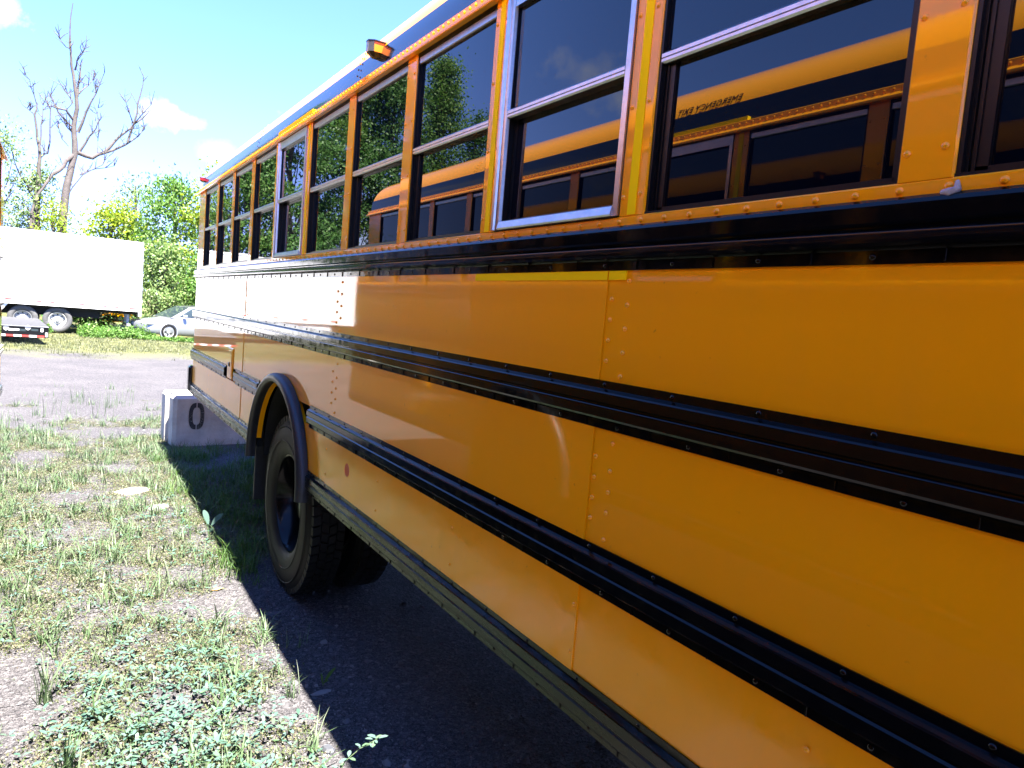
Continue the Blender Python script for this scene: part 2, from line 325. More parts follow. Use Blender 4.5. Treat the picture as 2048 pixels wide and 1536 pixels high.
# ------------------------------------------------------------------ buses
PIT = .66; Y0P = .564; PW = .085; Y_END = 7.50; Y_BEG = -3.0
WY, WZ, WR = 4.18, .525, .525
ARC = (4.19, .72, .58, .545)                     # wheel opening: centre y, centre z, half width, height
def arch_z(y):
    d = (y-ARC[0])/ARC[2]
    return ARC[1]+ARC[3]*math.sqrt(1-d*d) if abs(d) < 1 else -9
def roof_pt(tt):
    c, s = math.cos(tt), math.sin(tt)
    return 1.22-1.2*math.copysign(abs(c)**.8, c), 2.722+.455*abs(s)**.8
def rivet_mesh(r, h, mat, seg=8):
    m = MB(); V = []; F = []
    for j, a in enumerate((0, 35, 65)):
        for k in range(seg):
            t_ = 2*math.pi*k/seg; V.append((-h*math.sin(R(a)), r*math.cos(R(a))*math.cos(t_), r*math.cos(R(a))*math.sin(t_)))
    V.append((-h, 0, 0))
    for j in range(2):
        for k in range(seg): F.append((j*seg+k, j*seg+(k+1) % seg, (j+1)*seg+(k+1) % seg, (j+1)*seg+k))
    for k in range(seg): F.append((2*seg+k, 2*seg+(k+1) % seg, 3*seg))
    return m.add(V, F)
def build_bus(root, near, exits, text=False):
    def B(m, name, mat, parent=root, smooth=None): return m.build(name, M[mat], parent, smooth)
    rivs, bolts = [], []                          # (x, y, z, size)
    # --- side panels with the wheel opening cut out
    seams = [Y_BEG, -.653, 1.327, 3.307, 5.287, Y_END]
    def panel(y0, y1, z0, z1, mat, proud):
        ys = sorted(set([y0, y1]+[ARC[0]-ARC[2]*math.cos(math.pi*k/28) for k in range(29) if y0 < ARC[0]-ARC[2]*math.cos(math.pi*k/28) < y1]+list(np.linspace(y0, y1, 5))))
        x = -proud; m = MB()
        for a, c in zip(ys, ys[1:]):
            za, zc = max(z0, arch_z(a+1e-5 if a < ARC[0] else a)), max(z0, arch_z(c-1e-5 if c > ARC[0] else c))
            if za >= z1 and zc >= z1: continue
            za, zc = min(za, z1-1e-4), min(zc, z1-1e-4)
            m.add([(x, a, za), (x, c, zc), (x, c, z1), (x, a, z1), (.012, a, za), (.012, c, zc), (.012, c, z1), (.012, a, z1)],
                  [(0, 1, 2, 3), (0, 4, 5, 1), (3, 2, 6, 7)]+([(0, 3, 7, 4)] if a == ys[0] else [])+([(1, 5, 6, 2)] if c == ys[-1] else []))
        return B(m, 'side_panel', mat)
    for k in range(5):
        y0, y1 = seams[k]+(.001 if k else 0), seams[k+1]-.001
        pr = .001 if k % 2 else .0042; px_r = -((.0042 if k % 2 else .001)+.0004)
        panel(y0, y1, 1.590, 1.860, 'yellow', pr); panel(y0, y1, 1.190, 1.484, 'yellow', pr); 
        if k == 3: panel(y0+.010, ARC[0]-.45, .855, 1.090, 'yellow_low', pr); panel(ARC[0]+.45, y1+.010, .855, 1.090, 'yellow_low', pr)
        else: panel(y0+(.010 if k == 4 else 0), y1+(.010 if k < 4 else 0), .855, 1.090, 'yellow_low', pr)
        if k:
            for j in range(5): rivs.append((px_r, seams[k]-.018, 1.787-.0490*j+(.0 if j < 4 else 0), .0062)) if j < 4 else None
            for j in range(5): rivs.append((px_r, seams[k]-.074, 1.830-.0555*j, .0062))
            for j in range(4): rivs.append((px_r, seams[k]-.014, 1.408-.0507*j, .0062))
            for z in (1.449, 1.383, 1.332, 1.282, 1.217): rivs.append((px_r, seams[k]-.070, z, .0062))
    y = -2.6
    while y < Y_END:
        if abs(y-WY) > .75:
            for z in (1.026, .904): rivs.append((-.0035, y-.02+.0, z, .0058))
        y += .66 if True else 0
    # --- rub rails
    def rail(top, y0, y1, mat):
        t_ = top
        prof = [(.002, t_), (-.005, t_), (-.005, t_-.019), (-.010, t_-.0215), (-.0185, t_-.0250), (-.021, t_-.0285), (-.021, t_-.050), (-.017, t_-.054), (-.017, t_-.057), (-.021, t_-.061),
                (-.021, t_-.085), (-.018, t_-.090), (-.008, t_-.0945), (-.005, t_-.096), (-.005, t_-.115), (.002, t_-.115)]
        B(MB().prism(prof, y0, y1), 'rub_rail', mat, smooth=20)
        yy = math.ceil((y0+3)/.2233)*.2233-3+.06
        while yy < y1-.02:
            bolts.append((-.005, yy, t_-.010, 'b')); bolts.append((-.005, yy-.06, t_-.105, 'b')); bolts.append((-.005, yy+.055, t_-.105, 's')); yy += .2233
    xe = 0 if near else -.10
    rail(1.593, Y_BEG, Y_END+.06+xe, 'rail'); rail(1.197, Y_BEG, ARC[0]-ARC[2]+.015, 'rail'); rail(1.197, ARC[0]+ARC[2]-.02, 5.50, 'rail'); rail(1.197, 5.86, Y_END+.08+xe, 'rail')
    rail(.859, Y_BEG, ARC[0]-ARC[2]-.005, 'rail_dirty'); rail(.859, ARC[0]+ARC[2]+.03, Y_END+.09+xe, 'rail_dirty')
    bp = [(.002, 1.957), (-.008, 1.957), (-.017, 1.951), (-.021, 1.944), (-.021, 1.918), (-.013, 1.913), (-.013, 1.910), (-.023, 1.903), (-.024, 1.899), (-.024, 1.886), (-.018, 1.881), (-.008, 1.878), (-.005, 1.876), (-.005, 1.854), (.002, 1.854)]
    B(MB().prism(bp, Y_BEG, Y_END+.05+xe), 'belt_rail', 'rail', smooth=20)
    yy = -2.9
    while yy < Y_END: bolts.append((-.005, yy, 1.866, 'b')); bolts.append((-.005, yy+.11, 1.866, 's')); yy += .2233
    # --- sill flange, pillars, windows, drip rail
    B(MB().prism([(.03, 1.957), (-.007, 1.957), (-.007, 1.976), (-.004, 1.979), (.03, 1.979)], Y_BEG, Y_END), 'sill_flange', 'yellow_trim')
    yy = .494-.0735*40
    while yy < Y_END: rivs.append((-.0065, yy, 1.966, .0068)); yy += .0735
    n0, n1 = -5, 10
    for i in range(n0, n1+1):
        a = Y0P+PIT*i; c = a+PW if i < n1 else Y_END-.02
        B(MB().prism([(.08, a), (-.003, a), (-.006, a+.003), (-.006, c-.003), (-.003, c), (.08, c)], 1.979, 2.674, 'z'), 'pillar', 'yellow_trim')
        for j in range(4):
            rivs.append((-.0055, a+.017, 2.026+.2035*j+(0 if j < 3 else -.03), .0062)); rivs.append((-.0055, c-.012 if i < n1 else a+.07, 2.022+.2035*j+(0 if j < 3 else -.03), .0062))
        if i in exits or i-1 in exits:
            B(MB().box(-.0075, -.005, a+.028, a+.055, 1.981, 2.672), 'reflective_tape', 'tape')
    for i in range(n0, n1):
        a, c = Y0P+PIT*i+PW, Y0P+PIT*(i+1)
        ex = i in exits
        m = MB(); al = MB()
        m.box(-.001, .078, c-.007, c+.002, 1.980, 2.672); m.box(-.001, .078, a-.002, a+.007, 1.980, 2.672)      # jambs
        m.box(.008, .014, c-.012, c-.006, 1.984, 2.30)
        m.box(-.001, .078, a, c, 2.660, 2.676); m.box(-.0035, .078, a, c, 1.977, 1.984); m.box(.076, .080, a, c, 1.98, 2.67)
        sw = .036 if not ex else .046; m.box(.014, .034, c-sw, c-.006, 1.984, 2.305); m.box(.011, .014, c-sw*.55, c-sw*.40, 1.984, 2.305); m.box(.014, .034, a+.006, a+.020, 1.984, 2.305); m.box(.014, .034, a+.006, c-.006, 1.984, 1.994)
        m.box(.009, .022, c-.012, c-.006, 2.32, 2.66); m.box(.009, .022, a+.006, a+.014, 2.32, 2.66)
        win = B(m, 'window', 'blackframe')
        tl = lambda: random.uniform(-.0012, .0012)
        for nm, x, z0, z1, ya, yc in (('upper_pane', .012, 2.318, 2.650, a+.010, c-.012), ('lower_pane', .022, 1.99, 2.312, a+.012, c-.02)):
            if ex and nm == 'upper_pane': x = .004
            e1, e2 = tl(), tl()
            p = MB(); p.add([(x+e1, ya, z0), (x-e1, yc, z0), (x-e1+e2, yc, z1), (x+e1+e2, ya, z1), (x+e1+.004, ya, z0), (x-e1+.004, yc, z0), (x-e1+e2+.004, yc, z1), (x+e1+e2+.004, ya, z1)], [(0, 1, 2, 3), (7, 6, 5, 4), (0, 4, 5, 1), (1, 5, 6, 2), (2, 6, 7, 3), (3, 7, 4, 0)])
            B(p, nm, 'glass', win)
        xo = -.012 if ex else -.002
        B(MB().prism([(.024, 2.306), (xo+.004, 2.304), (xo, 2.308), (xo, 2.314), (xo+.003, 2.3145), (xo+.003, 2.3165), (xo, 2.317), (xo, 2.325), (xo+.006, 2.331), (.024, 2.331)], a+(.006 if not ex else .02), c-.006-(0 if not ex else .03)), 'sash_bar', 'alu', win)
        B(MB().prism([(.03, 2.634), (.004, 2.634), (.001, 2.637), (.001, 2.658), (.03, 2.659)], a+.007, c-.007), 'header', 'alu', win)
        if ex:
            m2 = MB().box(-.002, .03, c-.037, c-.007, 1.984, 2.66); B(m2, 'jamb_liner', 'blackframe', win)
            al.prism([(-.002, c), (-.016, c), (-.019, c-.004), (-.019, c-.016), (-.013, c-.018), (-.013, c-.036), (-.004, c-.038), (-.002, c-.038), (-.002, c)], 1.981, 2.665, 'z')
            al.prism([(.05, a), (-.012, a), (-.012, a+.018), (.05, a+.018)], 1.981, 2.665, 'z')
            al.prism([(.05, 1.981), (-.016, 1.981), (-.019, 1.985), (-.014, 2.004), (.0, 2.010), (.05, 2.010)], a+.018, c-.038)
            al.prism([(.05, 2.62), (-.012, 2.62), (-.012, 2.664), (.05, 2.664)], a+.018, c-.038)
            B(al, 'exit_frame', 'alu', win)
    B(MB().prism([(.06, 2.674), (-.006, 2.674), (-.012, 2.668), (-.028, 2.668), (-.030, 2.671), (-.030, 2.679), (-.026, 2.683), (-.012, 2.690), (-.008, 2.696), (-.008, 2.720), (-.004, 2.723), (.06, 2.723)], Y_BEG, Y_END+.02), 'drip_rail', 'yellow_trim', smooth=25)
    yy = -2.9; drips = []
    while yy < Y_END: drips.append((-.0078, yy, 2.708, .0062)); yy += .0385
    # --- roof: black band, then yellow bows
    def roof(t0, t1, nseg, name, mat, y0, y1, off=0.0):
        m = MB(); ts = [t0+(t1-t0)*k/nseg for k in range(nseg+1)]; V = []
        for yv in (y0, y1): V += [(roof_pt(q)[0]-off, yv, roof_pt(q)[1]+off*.3) for q in ts]
        F = [(k, k+1, nseg+2+k, nseg+1+k) for k in range(nseg)]
        if t1-t0 > 1: F += [tuple(range(nseg+1)), tuple(range(nseg+1, 2*nseg+2))[::-1]]
        m.add(V, F); return B(m, name, mat, smooth=60)
    roof(R(0), R(9.2), 4, 'roof_band', 'roofblack', Y_BEG, Y_END, .003)
    roof(R(0), R(180), 48, 'roof', 'yellow', Y_BEG, Y_END-.005)
    for i in range(n0, n1, 3):
        yc = Y0P+PIT*(i+0)+.05
        for q in (2.2, 5.0, 7.9, 11, 14, 17, 20): 
            for dy, dq in ((-.02, 0), (.02, 1.3)):
                x, z = roof_pt(R(q+dq)); rivs.append((x-.003, yc+dy, z, .005, 'roofblack' if q+dq < 9 else 'yellow'))
    for i in exits:
        B(MB().box(-.004, .02, Y0P+PIT*i+.02, Y0P+PIT*(i+1)+.06, 2.724, 2.742), 'reflective_tape', 'tape')
    # --- tape under the exit window
    for i in exits[:1]:
        a, c = Y0P+PIT*i+.04, Y0P+PIT*(i+1)+.09
        s = [q for q in seams if a < q < c]
        for p0, p1 in zip([a]+[q+.003 for q in s], [q-.003 for q in s]+[c]): B(MB().box(-.0055, -.001, p0, p1, 1.832, 1.853), 'reflective_tape', 'tape')
    # --- fuel door, round reflector
    fd = B(MB().cbox(-.012, .0, 5.60, 5.78, 1.10, 1.335, .004), 'access_door', 'yellow_trim'); B(MB().box(-.015, -.010, 5.625, 5.755, 1.12, 1.315), 'door_leaf', 'yellow', fd); B(MB().cbox(-.021, -.012, 5.68, 5.71, 1.195, 1.225, .002), 'latch', 'blackframe', fd)
    B(MB().lathe([(-.0045, 0.0), (-.0045, .030), (-.001, .032)], (0, 3.02, .99), 'x', 32), 'reflector', 'coral')
    # --- wheel arch rubber
    def arch_path(n, dr=0.0):
        P = []
        for k in range(n+1):
            a = math.pi*(-.015+1.03*k/n)
            yy = ARC[0]-(ARC[2]+dr)*math.cos(a); zz = ARC[1]+(ARC[3]+dr)*math.sin(a)
            if zz < ARC[1]: yy = ARC[0]-(ARC[2]+dr)*(1 if k < n/2 else -1)*1.0; 
            P.append((yy, zz, -math.cos(a) if zz >= ARC[1] else (-1 if k < n/2 else 1), max(0, math.sin(a))))
        return P
    P = arch_path(56); m = MB(); sec = [(-.004, .033), (-.028, .037), (-.048, .031), (-.060, .018), (-.064, .002), (-.060, -.010), (-.045, -.016), (-.025, -.012), (-.004, -.010)]; V = []
    for (yy, zz, ny, nz_) in P:
        for (x, rr_) in sec: V.append((x, yy+ny*rr_, zz+nz_*rr_))
    k = len(sec); F = [(i*k+j, i*k+j+1, (i+1)*k+j+1, (i+1)*k+j) for i in range(len(P)-1) for j in range(k-1)]+[tuple(range(k)), tuple(range((len(P)-1)*k, len(P)*k))]
    m.add(V, F); B(m, 'wheel_arch_rubber', 'rubber', smooth=50)
    m = MB(); V = []; 
    for (yy, zz, ny, nz_) in P[4:-4]:
        for x, rr_ in ((-.004, -.006), (.026, -.006), (.026, -.012), (-.004, -.012)): V.append((x, yy+ny*rr_, zz+nz_*rr_))
    F = [(i*4+j, i*4+(j+1) % 4, (i+1)*4+(j+1) % 4, (i+1)*4+j) for i in range(len(P)-9) for j in range(4)]; m.add(V, F); B(m, 'arch_lip', 'yellow_trim', smooth=50)
    m = MB(); V = []
    for (yy, zz, ny, nz_) in P: V += [(.05, yy, zz), (.75, yy, zz)]
    m.add(V, [(2*i, 2*i+1, 2*i+3, 2*i+2) for i in range(len(P)-1)]).box(.75, .76, ARC[0]-ARC[2], ARC[0]+ARC[2], .5, 1.3); B(m, 'wheel_well', 'under')
    # --- wheels
    def wheel(x, seen=True):
        rim = MB().lathe([(.045, .293), (.035, .290), (.035, .283), (.05, .278), (.075, .262), (.15, .255), (.185, .245), (.195, .20), (.19, .14), (.175, .115), (.12, .105), (.10, .09), (.095, 0)], (x, WY, WZ), 'x', 64).build('wheel', M['rim'], root, 35)
        prof = [(.045, .285), (.022, .300), (.008, .335), (.0, .39), (.004, .44), (.018, .478), (.034, .497), (.045, .506), (.12, .511), (.195, .506), (.206, .497), (.222, .478), (.236, .44), (.24, .39), (.23, .33), (.20, .285)]
        MB().lathe(prof, (x, WY, WZ), 'x', 72).build('tyre', M['tyre'], rim, 40)
        tr = MB(); nb = 58
        for k in range(nb):
            for row, (xa, xb) in enumerate(((.026, .068), (.074, .112), (.118, .155), (.161, .202), )):
                a0 = 2*math.pi*(k+(row % 2)*.5)/nb; a1 = a0+2*math.pi/nb*.80; sk = .022*(1 if row % 2 else -1)
                V = []
                for (xx, s_) in ((xa, 0), (xb, 1)):
                    for aa in (a0+sk*s_, a1+sk*s_):
                        for rr_ in (.500 if 0 < row < 3 or s_ == (1 if row == 0 else 0) else .490, .5255 if 0 < row < 3 or s_ == (1 if row == 0 else 0) else .5235):
                            V.append((x+xx, WY+rr_*math.cos(aa), WZ+rr_*math.sin(aa)))
                tr.add(V, [(0, 1, 3, 2), (4, 6, 7, 5), (0, 4, 5, 1), (2, 3, 7, 6), (1, 5, 7, 3)])
        tag(tr.build('tread_blocks', M['tyre'], rim), kind='stuff')
        for k in range(10):
            a = 2*math.pi*k/10; MB().lathe([(.155, 0), (.155, .012), (.175, .014)], (x, WY+.09*math.cos(a)*1.35, WZ+.09*math.sin(a)*1.35), 'x', 8).build('wheel_nut', M['rim'], rim)
        # raised sidewall ribs
        MB().lathe([(-.001, .372), (-.0035, .376), (-.001, .380)], (x, WY, WZ), 'x', 72).lathe([(.004, .455), (.0015, .459), (.007, .463)], (x, WY, WZ), 'x', 72).build('sidewall_rib', M['tyre'], rim, 60)
    wheel(.035)
    if near: wheel(.335)
    B(MB().cbox(.03, .64, 4.90, 4.915, .36, .80, .004), 'mud_flap', 'rubber')
    # --- shell closing the body, underbody, bumper
    sh = MB().box(.012, .05, Y_BEG, ARC[0]-ARC[2]-.02, .75, 1.955).box(.012, .05, ARC[0]+ARC[2]+.02, Y_END, .75, 1.955).box(.012, .05, ARC[0]-ARC[2]-.02, ARC[0]+ARC[2]+.02, 1.30, 1.955)
    sh.box(.08, .09, Y_BEG, Y_END-.03, 1.9, 2.72)
    B(sh, 'inner_wall', 'under')
    B(MB().box(2.40, 2.44, Y_BEG, Y_END, .745, 2.75), 'far_side_wall', 'yellow')
    B(MB().cbox(.0, 2.44, Y_END-.03, Y_END+.0, .80, 2.72, .01), 'rear_wall', 'yellow'); B(MB().box(.0, 2.44, Y_BEG-.03, Y_BEG, .80, 2.72), 'front_wall', 'yellow')
    B(MB().box(.06, 2.38, Y_BEG, ARC[0]-ARC[2], .80, .84).box(.76, 2.38, ARC[0]-ARC[2], ARC[0]+ARC[2], .80, .84).box(.06, 2.38, ARC[0]+ARC[2], Y_END-.04, .80, .84), 'floor_pan', 'under')
    B(MB().box(.78, .88, Y_BEG, Y_END-.1, .50, .80).box(1.56, 1.66, Y_BEG, Y_END-.1, .50, .80).box(.1, 2.3, -2.2, -1.4, .5, .8), 'chassis_frame', 'under')
    B(MB().cbox(1.75, 2.38, -2.4, 2.9, .32, .80, .02), 'light_blocker_side', 'under'); B(MB().cbox(.95, 1.5, -2.0, 2.6, .42, .80, .02), 'light_blocker_mid', 'under')  # unseen boxes added to keep far-side light off the ground under the bus
    B(MB().lathe([(-.6, 0), (-.6, .08), (-.2, .10), (-.12, .19), (.12, .19), (.2, .1), (.6, .08), (.6, 0)], (1.22, WY, WZ), 'x', 16), 'rear_axle', 'under')
    B(MB().cbox(-.035 if near else .03, 2.475, Y_END+.03, Y_END+.14, .76, 1.02, .02), 'rear_bumper', 'black')
    # --- marker lamps
    for yc, lm, nm in (((3.02, 'amber', 'marker_lamp'), (Y_END-.02, 'red', 'clearance_lamp')) if near else ()):
        k = .68 if lm == 'amber' else .4
        def hexa(e, z0, z1): return ([(.05, yc-(.040+e)*k), (-.018*k, yc-(.040+e)*k), (-(.046+e)*k, yc-(.018+e*.5)*k), (-(.046+e)*k, yc+(.018+e*.5)*k), (-.018*k, yc+(.040+e)*k), (.05, yc+(.040+e)*k)], z0, z1, 'z')
        zl, zh = 2.800, 2.800+.062*k
        hs_ = B(MB().prism(*hexa(.005, zh, zh+.007*k)), nm, 'blackframe' if lm == 'amber' else 'red')
        lo = [(.05, yc-.040*k), (-.018*k, yc-.040*k), (-.046*k, yc-.018*k), (-.046*k, yc+.018*k), (-.018*k, yc+.040*k), (.05, yc+.040*k)]
        li = [(.05, yc-.026*k), (.0, yc-.026*k), (-.016*k, yc-.012*k), (-.016*k, yc+.012*k), (.0, yc+.026*k), (.05, yc+.026*k)]
        B(MB().add([(x, y_, zl) for x, y_ in lo]+[(x, y_, zl-.026*k) for x, y_ in li], [(i, (i+1) % 6, 6+(i+1) % 6, 6+i) for i in range(6)]+[tuple(range(6, 12))]), 'base', 'blackframe', hs_)
        B(MB().prism(*hexa(-.003, zl, zh)), 'lens', lm, hs_)
        if lm == 'amber':
            B(MB().box(-.0335, -.027, yc-.011, yc+.011, zl, zh), 'guard', 'galv', hs_); B(MB().add([(-.0330, yc-.0125, zl), (-.0137, yc-.0282, zl), (-.0137, yc-.0282, zh), (-.0330, yc-.0125, zh), (-.028, yc-.011, zl), (-.011, yc-.025, zl), (-.011, yc-.025, zh), (-.028, yc-.011, zh)], [(0, 1, 2, 3), (7, 6, 5, 4), (0, 4, 5, 1), (1, 5, 6, 2), (2, 6, 7, 3), (3, 7, 4, 0)]), 'guard', 'rubber', hs_)
    if text:
        cu = bpy.data.curves.new('emergency_exit_lettering', 'FONT'); cu.body = 'EMERGENCY EXIT'; cu.size = .052; cu.align_x = 'CENTER'; cu.extrude = .0006
        to = bpy.data.objects.new('tmp', cu); COL.objects.link(to); bpy.context.view_layer.update()
        me = bpy.data.meshes.new_from_object(to.evaluated_get(bpy.context.evaluated_depsgraph_get())); bpy.data.objects.remove(to)
        yc = Y0P+PIT*(exits[0]+.5)-.02+.0; x0, z0 = roof_pt(R(10.6)); x1, z1 = roof_pt(R(14.5)); nv = Vector((x1-x0, 0, z1-z0)).normalized()
        for v in me.vertices:
            q = v.co.copy(); out = Vector((-nv.z, 0, nv.x))
            v.co = Vector((x0, yc, z0))+nv*q.y+Vector((0, q.x, 0))*1.0+out*(.0035+q.z)
        me.materials.clear(); me.materials.append(M['blackframe']); link('emergency_exit_lettering', me, root)
    # --- rivets and bolts: the nearest singly, the rest joined
    cam_d = lambda p: (p[0]-CAM[0])**2+(p[1]-CAM[1])**2+(p[2]-CAM[2])**2
    vis = lambda p: p[1] > .38
    rv = [(p if len(p) == 5 else p+('yellow_trim',)) for p in rivs+drips]
    rv.sort(key=lambda p: (not vis(p), cam_d(p)))
    cut = 290 if near else 0
    cache = {}
    def rmesh(sz, mt):
        if (sz, mt) not in cache: cache[(sz, mt)] = rivet_mesh(sz, sz*.8, mt).mesh('rivet', M[mt], 179)
        return cache[(sz, mt)]
    for p in rv[:cut]:
        o = link('rivet', rmesh(p[3], p[4]), root); o.location = p[:3]
    for mt in ('yellow_trim', 'roofblack', 'yellow'):
        m = MB()
        for p in rv[cut:]:
            if p[4] != mt: continue
            s = rivet_mesh(p[3], p[3]*.62, mt, 6); m.add([(a+p[0], b_+p[1], c+p[2]) for a, b_, c in s.v], s.f)
        if m.v: tag(m.build('rivet_rows', M[mt], root, 179), kind='stuff')
    bolts.sort(key=lambda p: (not vis(p), cam_d(p)))
    bm_ = rivet_mesh(.0058, .003, 'rail').mesh('bolt', M['rail'], 179)
    sm_ = MB().cbox(-.0035, .001, -.002, .002, -.0095, .0095, .001).mesh('flange_slot', M['alu' if False else 'rail'])
    cut = 250 if near else 0
    for p in bolts[:cut]:
        o = link('bolt' if p[3] == 'b' else 'flange_slot', bm_ if p[3] == 'b' else sm_, root); o.location = p[:3]
    m = MB()
    for p in bolts[cut:]:
        s = rivet_mesh(.0058, .003, 'rail', 6) if p[3] == 'b' else MB().box(-.0035, .001, -.002, .002, -.0095, .0095)
        m.add([(a+p[0], b_+p[1], c+p[2]) for a, b_, c in s.v], s.f)
    tag(m.build('bolt_rows', M['black'], root, 40), kind='stuff')
    return root
bus = tag(empty('school_bus'), 'yellow school bus with black rub rails filling the right side of the view', 'bus')
build_bus(bus, True, [1, 5])
MB().tube([(-.010, .575, 1.957), (-.014, .562, 1.955), (-.012, .552, 1.960), (-.008, .556, 1.972)], [.004, .007, .006, .003], 6).build('sealant_blob', M['caulk'], bus, 60)
bus2 = tag(empty('school_bus', (-1.520, -.258, 0)), 'second yellow school bus at the left edge, mirrored in the windows of the nearer bus', 'bus')
bus2.scale = (-1, 1, 1)
build_bus(bus2, False, [3], True)

# ------------------------------------------------------------------ concrete block with stencilled 0
blk = tag(empty('concrete_block', (0, 8.6, 0), R(8)), 'concrete barrier block with stencilled black 0 behind the bus', 'block')
m = MB(); zt = .575; c = .035
rot = R(4)
prof = [(-.02+c, 0), (1.75, 0), (1.75, .56), (.012, .56), (-.008, .53), (-.016, .36), (.03, .33), (.03, .22), (-.018, .19), (-.02, c)]
n = len(prof); V = [(x, y_, -.05) for x, y_ in prof]+[(x, y_, zt-c) for x, y_ in prof]+[(min(max(x, -.02+c*.8), 1.75-c), min(max(y_, c), .56-c), zt) for x, y_ in prof]
F = [(i, (i+1) % n, n+(i+1) % n, n+i) for i in range(n)]+[(n+i, n+(i+1) % n, 2*n+(i+1) % n, 2*n+i) for i in range(n)]+[tuple(range(2*n, 3*n))]
m.add(V, F); bo = m.build('block_body', M['conc'], blk)
for s in (-1, 1):
    m = MB(); V = []; k = 20
    for j in range(k+1):
        a = math.pi*j/k; off = s*.006
        ang_ = math.pi/2-s*a
        for (rx, rz_) in ((.036, .098), (.078, .152)):
            ca, sa = math.cos(ang_), math.sin(ang_); e = .75
            V.append((.225+off+rx*math.copysign(abs(ca)**e, ca), -.004, .345+rz_*math.copysign(abs(sa)**e, sa)))
    m.add(V, [(2*j, 2*j+1, 2*j+3, 2*j+2) for j in range(k)]); m.build('stencil_numeral', M['stencil'], blk)

# ------------------------------------------------------------------ box trailer
TY = 32.5; g0 = -.22
tr = tag(empty('box_trailer', (-3, TY, g0)), 'long white box trailer with red reflective dashes parked before the trees', 'trailer')
def T(m, name, mat, parent=tr, sm=None):
    m.v = [(x+3, y-TY, z-g0) for x, y, z in m.v]; return m.build(name, M[mat], parent, sm)
xr, xl = 1.62, -12.6; zb, ztop = .845, 3.60
T(MB().cbox(xl, xr, TY, TY+2.55, zb, ztop, .02), 'box_body', 'trailer')
T(MB().box(xl, xr+.01, TY-.015, TY, zb-.02, zb+.10), 'bottom_rail', 'trailer'); T(MB().box(xl, xr+.01, TY-.02, TY+.02, ztop-.07, ztop+.012), 'top_rail', 'trailer')
T(MB().cbox(xr-.10, xr+.03, TY-.025, TY+.1, zb-.22, ztop+.01, .012), 'corner_post', 'galv')
for z in (1.25, 1.75, 2.3, 2.9, 3.35): T(MB().cbox(xr+.03, xr+.06, TY-.02, TY+.06, z-.05, z+.05, .008), 'door_hinge', 'galv')
for k in range(1, 11): T(MB().box(xl+k*1.25-.012, xl+k*1.25+.012, TY-.004, TY+.01, zb+.1, ztop-.07), 'panel_seam', 'trailer')
for u, v in ((19, 597), (74, 602), (100, 604), (160, 608), (206, 612), (229, 614), (266, 617)):
    p = at(u, v, TY-.02); T(MB().box(p[0]-.145, p[0]+.145, TY-.022, TY-.012, p[2]-.025, p[2]+.025), 'red_reflector', 'redtape')
for x in (-4.4, -5.6, -7, -8.3, -9.6, -11): T(MB().box(x-.14, x+.14, TY-.022, TY-.012, .97, 1.02), 'red_reflector', 'redtape')
sk = [(-2.75, .845), (-3.25, .2), (-9.5, .2), (-9.5, .845)]
m = MB(); m.add([(x, TY+.05, z) for x, z in sk]+[(x, TY+.08, z) for x, z in sk], [(0, 1, 2, 3), (7, 6, 5, 4), (0, 4, 5, 1), (1, 5, 6, 2), (2, 6, 7, 3), (3, 7, 4, 0)]); T(m, 'side_skirt', 'trailer')
T(MB().box(-3.4, 0.2, TY+.35, TY+2.2, .45, .80), 'bogie_frame', 'under'); T(MB().box(xl, xr, TY+.3, TY+.45, .70, .84).box(xl, xr, TY+2.1, TY+2.25, .70, .84), 'chassis_rail', 'under')
T(MB().box(1.15, 1.25, TY+.5, TY+.6, .3, .845).box(1.15, 1.25, TY+1.9, TY+2.0, .3, .845).box(1.14, 1.28, TY+.1, TY+2.4, .22, .32), 'under_ride_guard', 'galv')
T(MB().box(-11, -10.85, TY+.3, TY+.45, g0, .845).box(-11, -10.85, TY+2.1, TY+2.25, g0, .845), 'landing_leg', 'galv')
def truck_wheel(cx_, cy_, cz, parent, fn, rimmat):
    r_ = fn(MB().lathe([(.04, .30), (.02, .285), (.05, .26), (.10, .25), (.11, .15), (.06, .12), (.05, .06), (.0, .05), (.0, 0)], (cx_, cy_, cz), 'y', 32), 'wheel', rimmat, parent, 40)
    fn(MB().lathe([(.05, .29), (.02, .31), (.0, .39), (.02, .46), (.05, .495), (.25, .495), (.28, .46), (.30, .39), (.27, .29)], (cx_, cy_, cz), 'y', 40), 'tyre', 'tyre_dust', r_, 50)
    for k in range(8):
        a = math.pi*2*k/8; fn(MB().lathe([(.098, 0), (.098, .026), (.112, .03)], (cx_+.205*math.cos(a), cy_, cz+.205*math.sin(a)), 'y', 8), 'hand_hole', 'under', r_)
for u, rm in ((45, 'galv'), (115, 'wrim')):
    x = at(u, 635, TY+.1)[0]; truck_wheel(x, TY+.1, .30, tr, T, rm); truck_wheel(x, TY+1.9, .30, tr, T, rm)

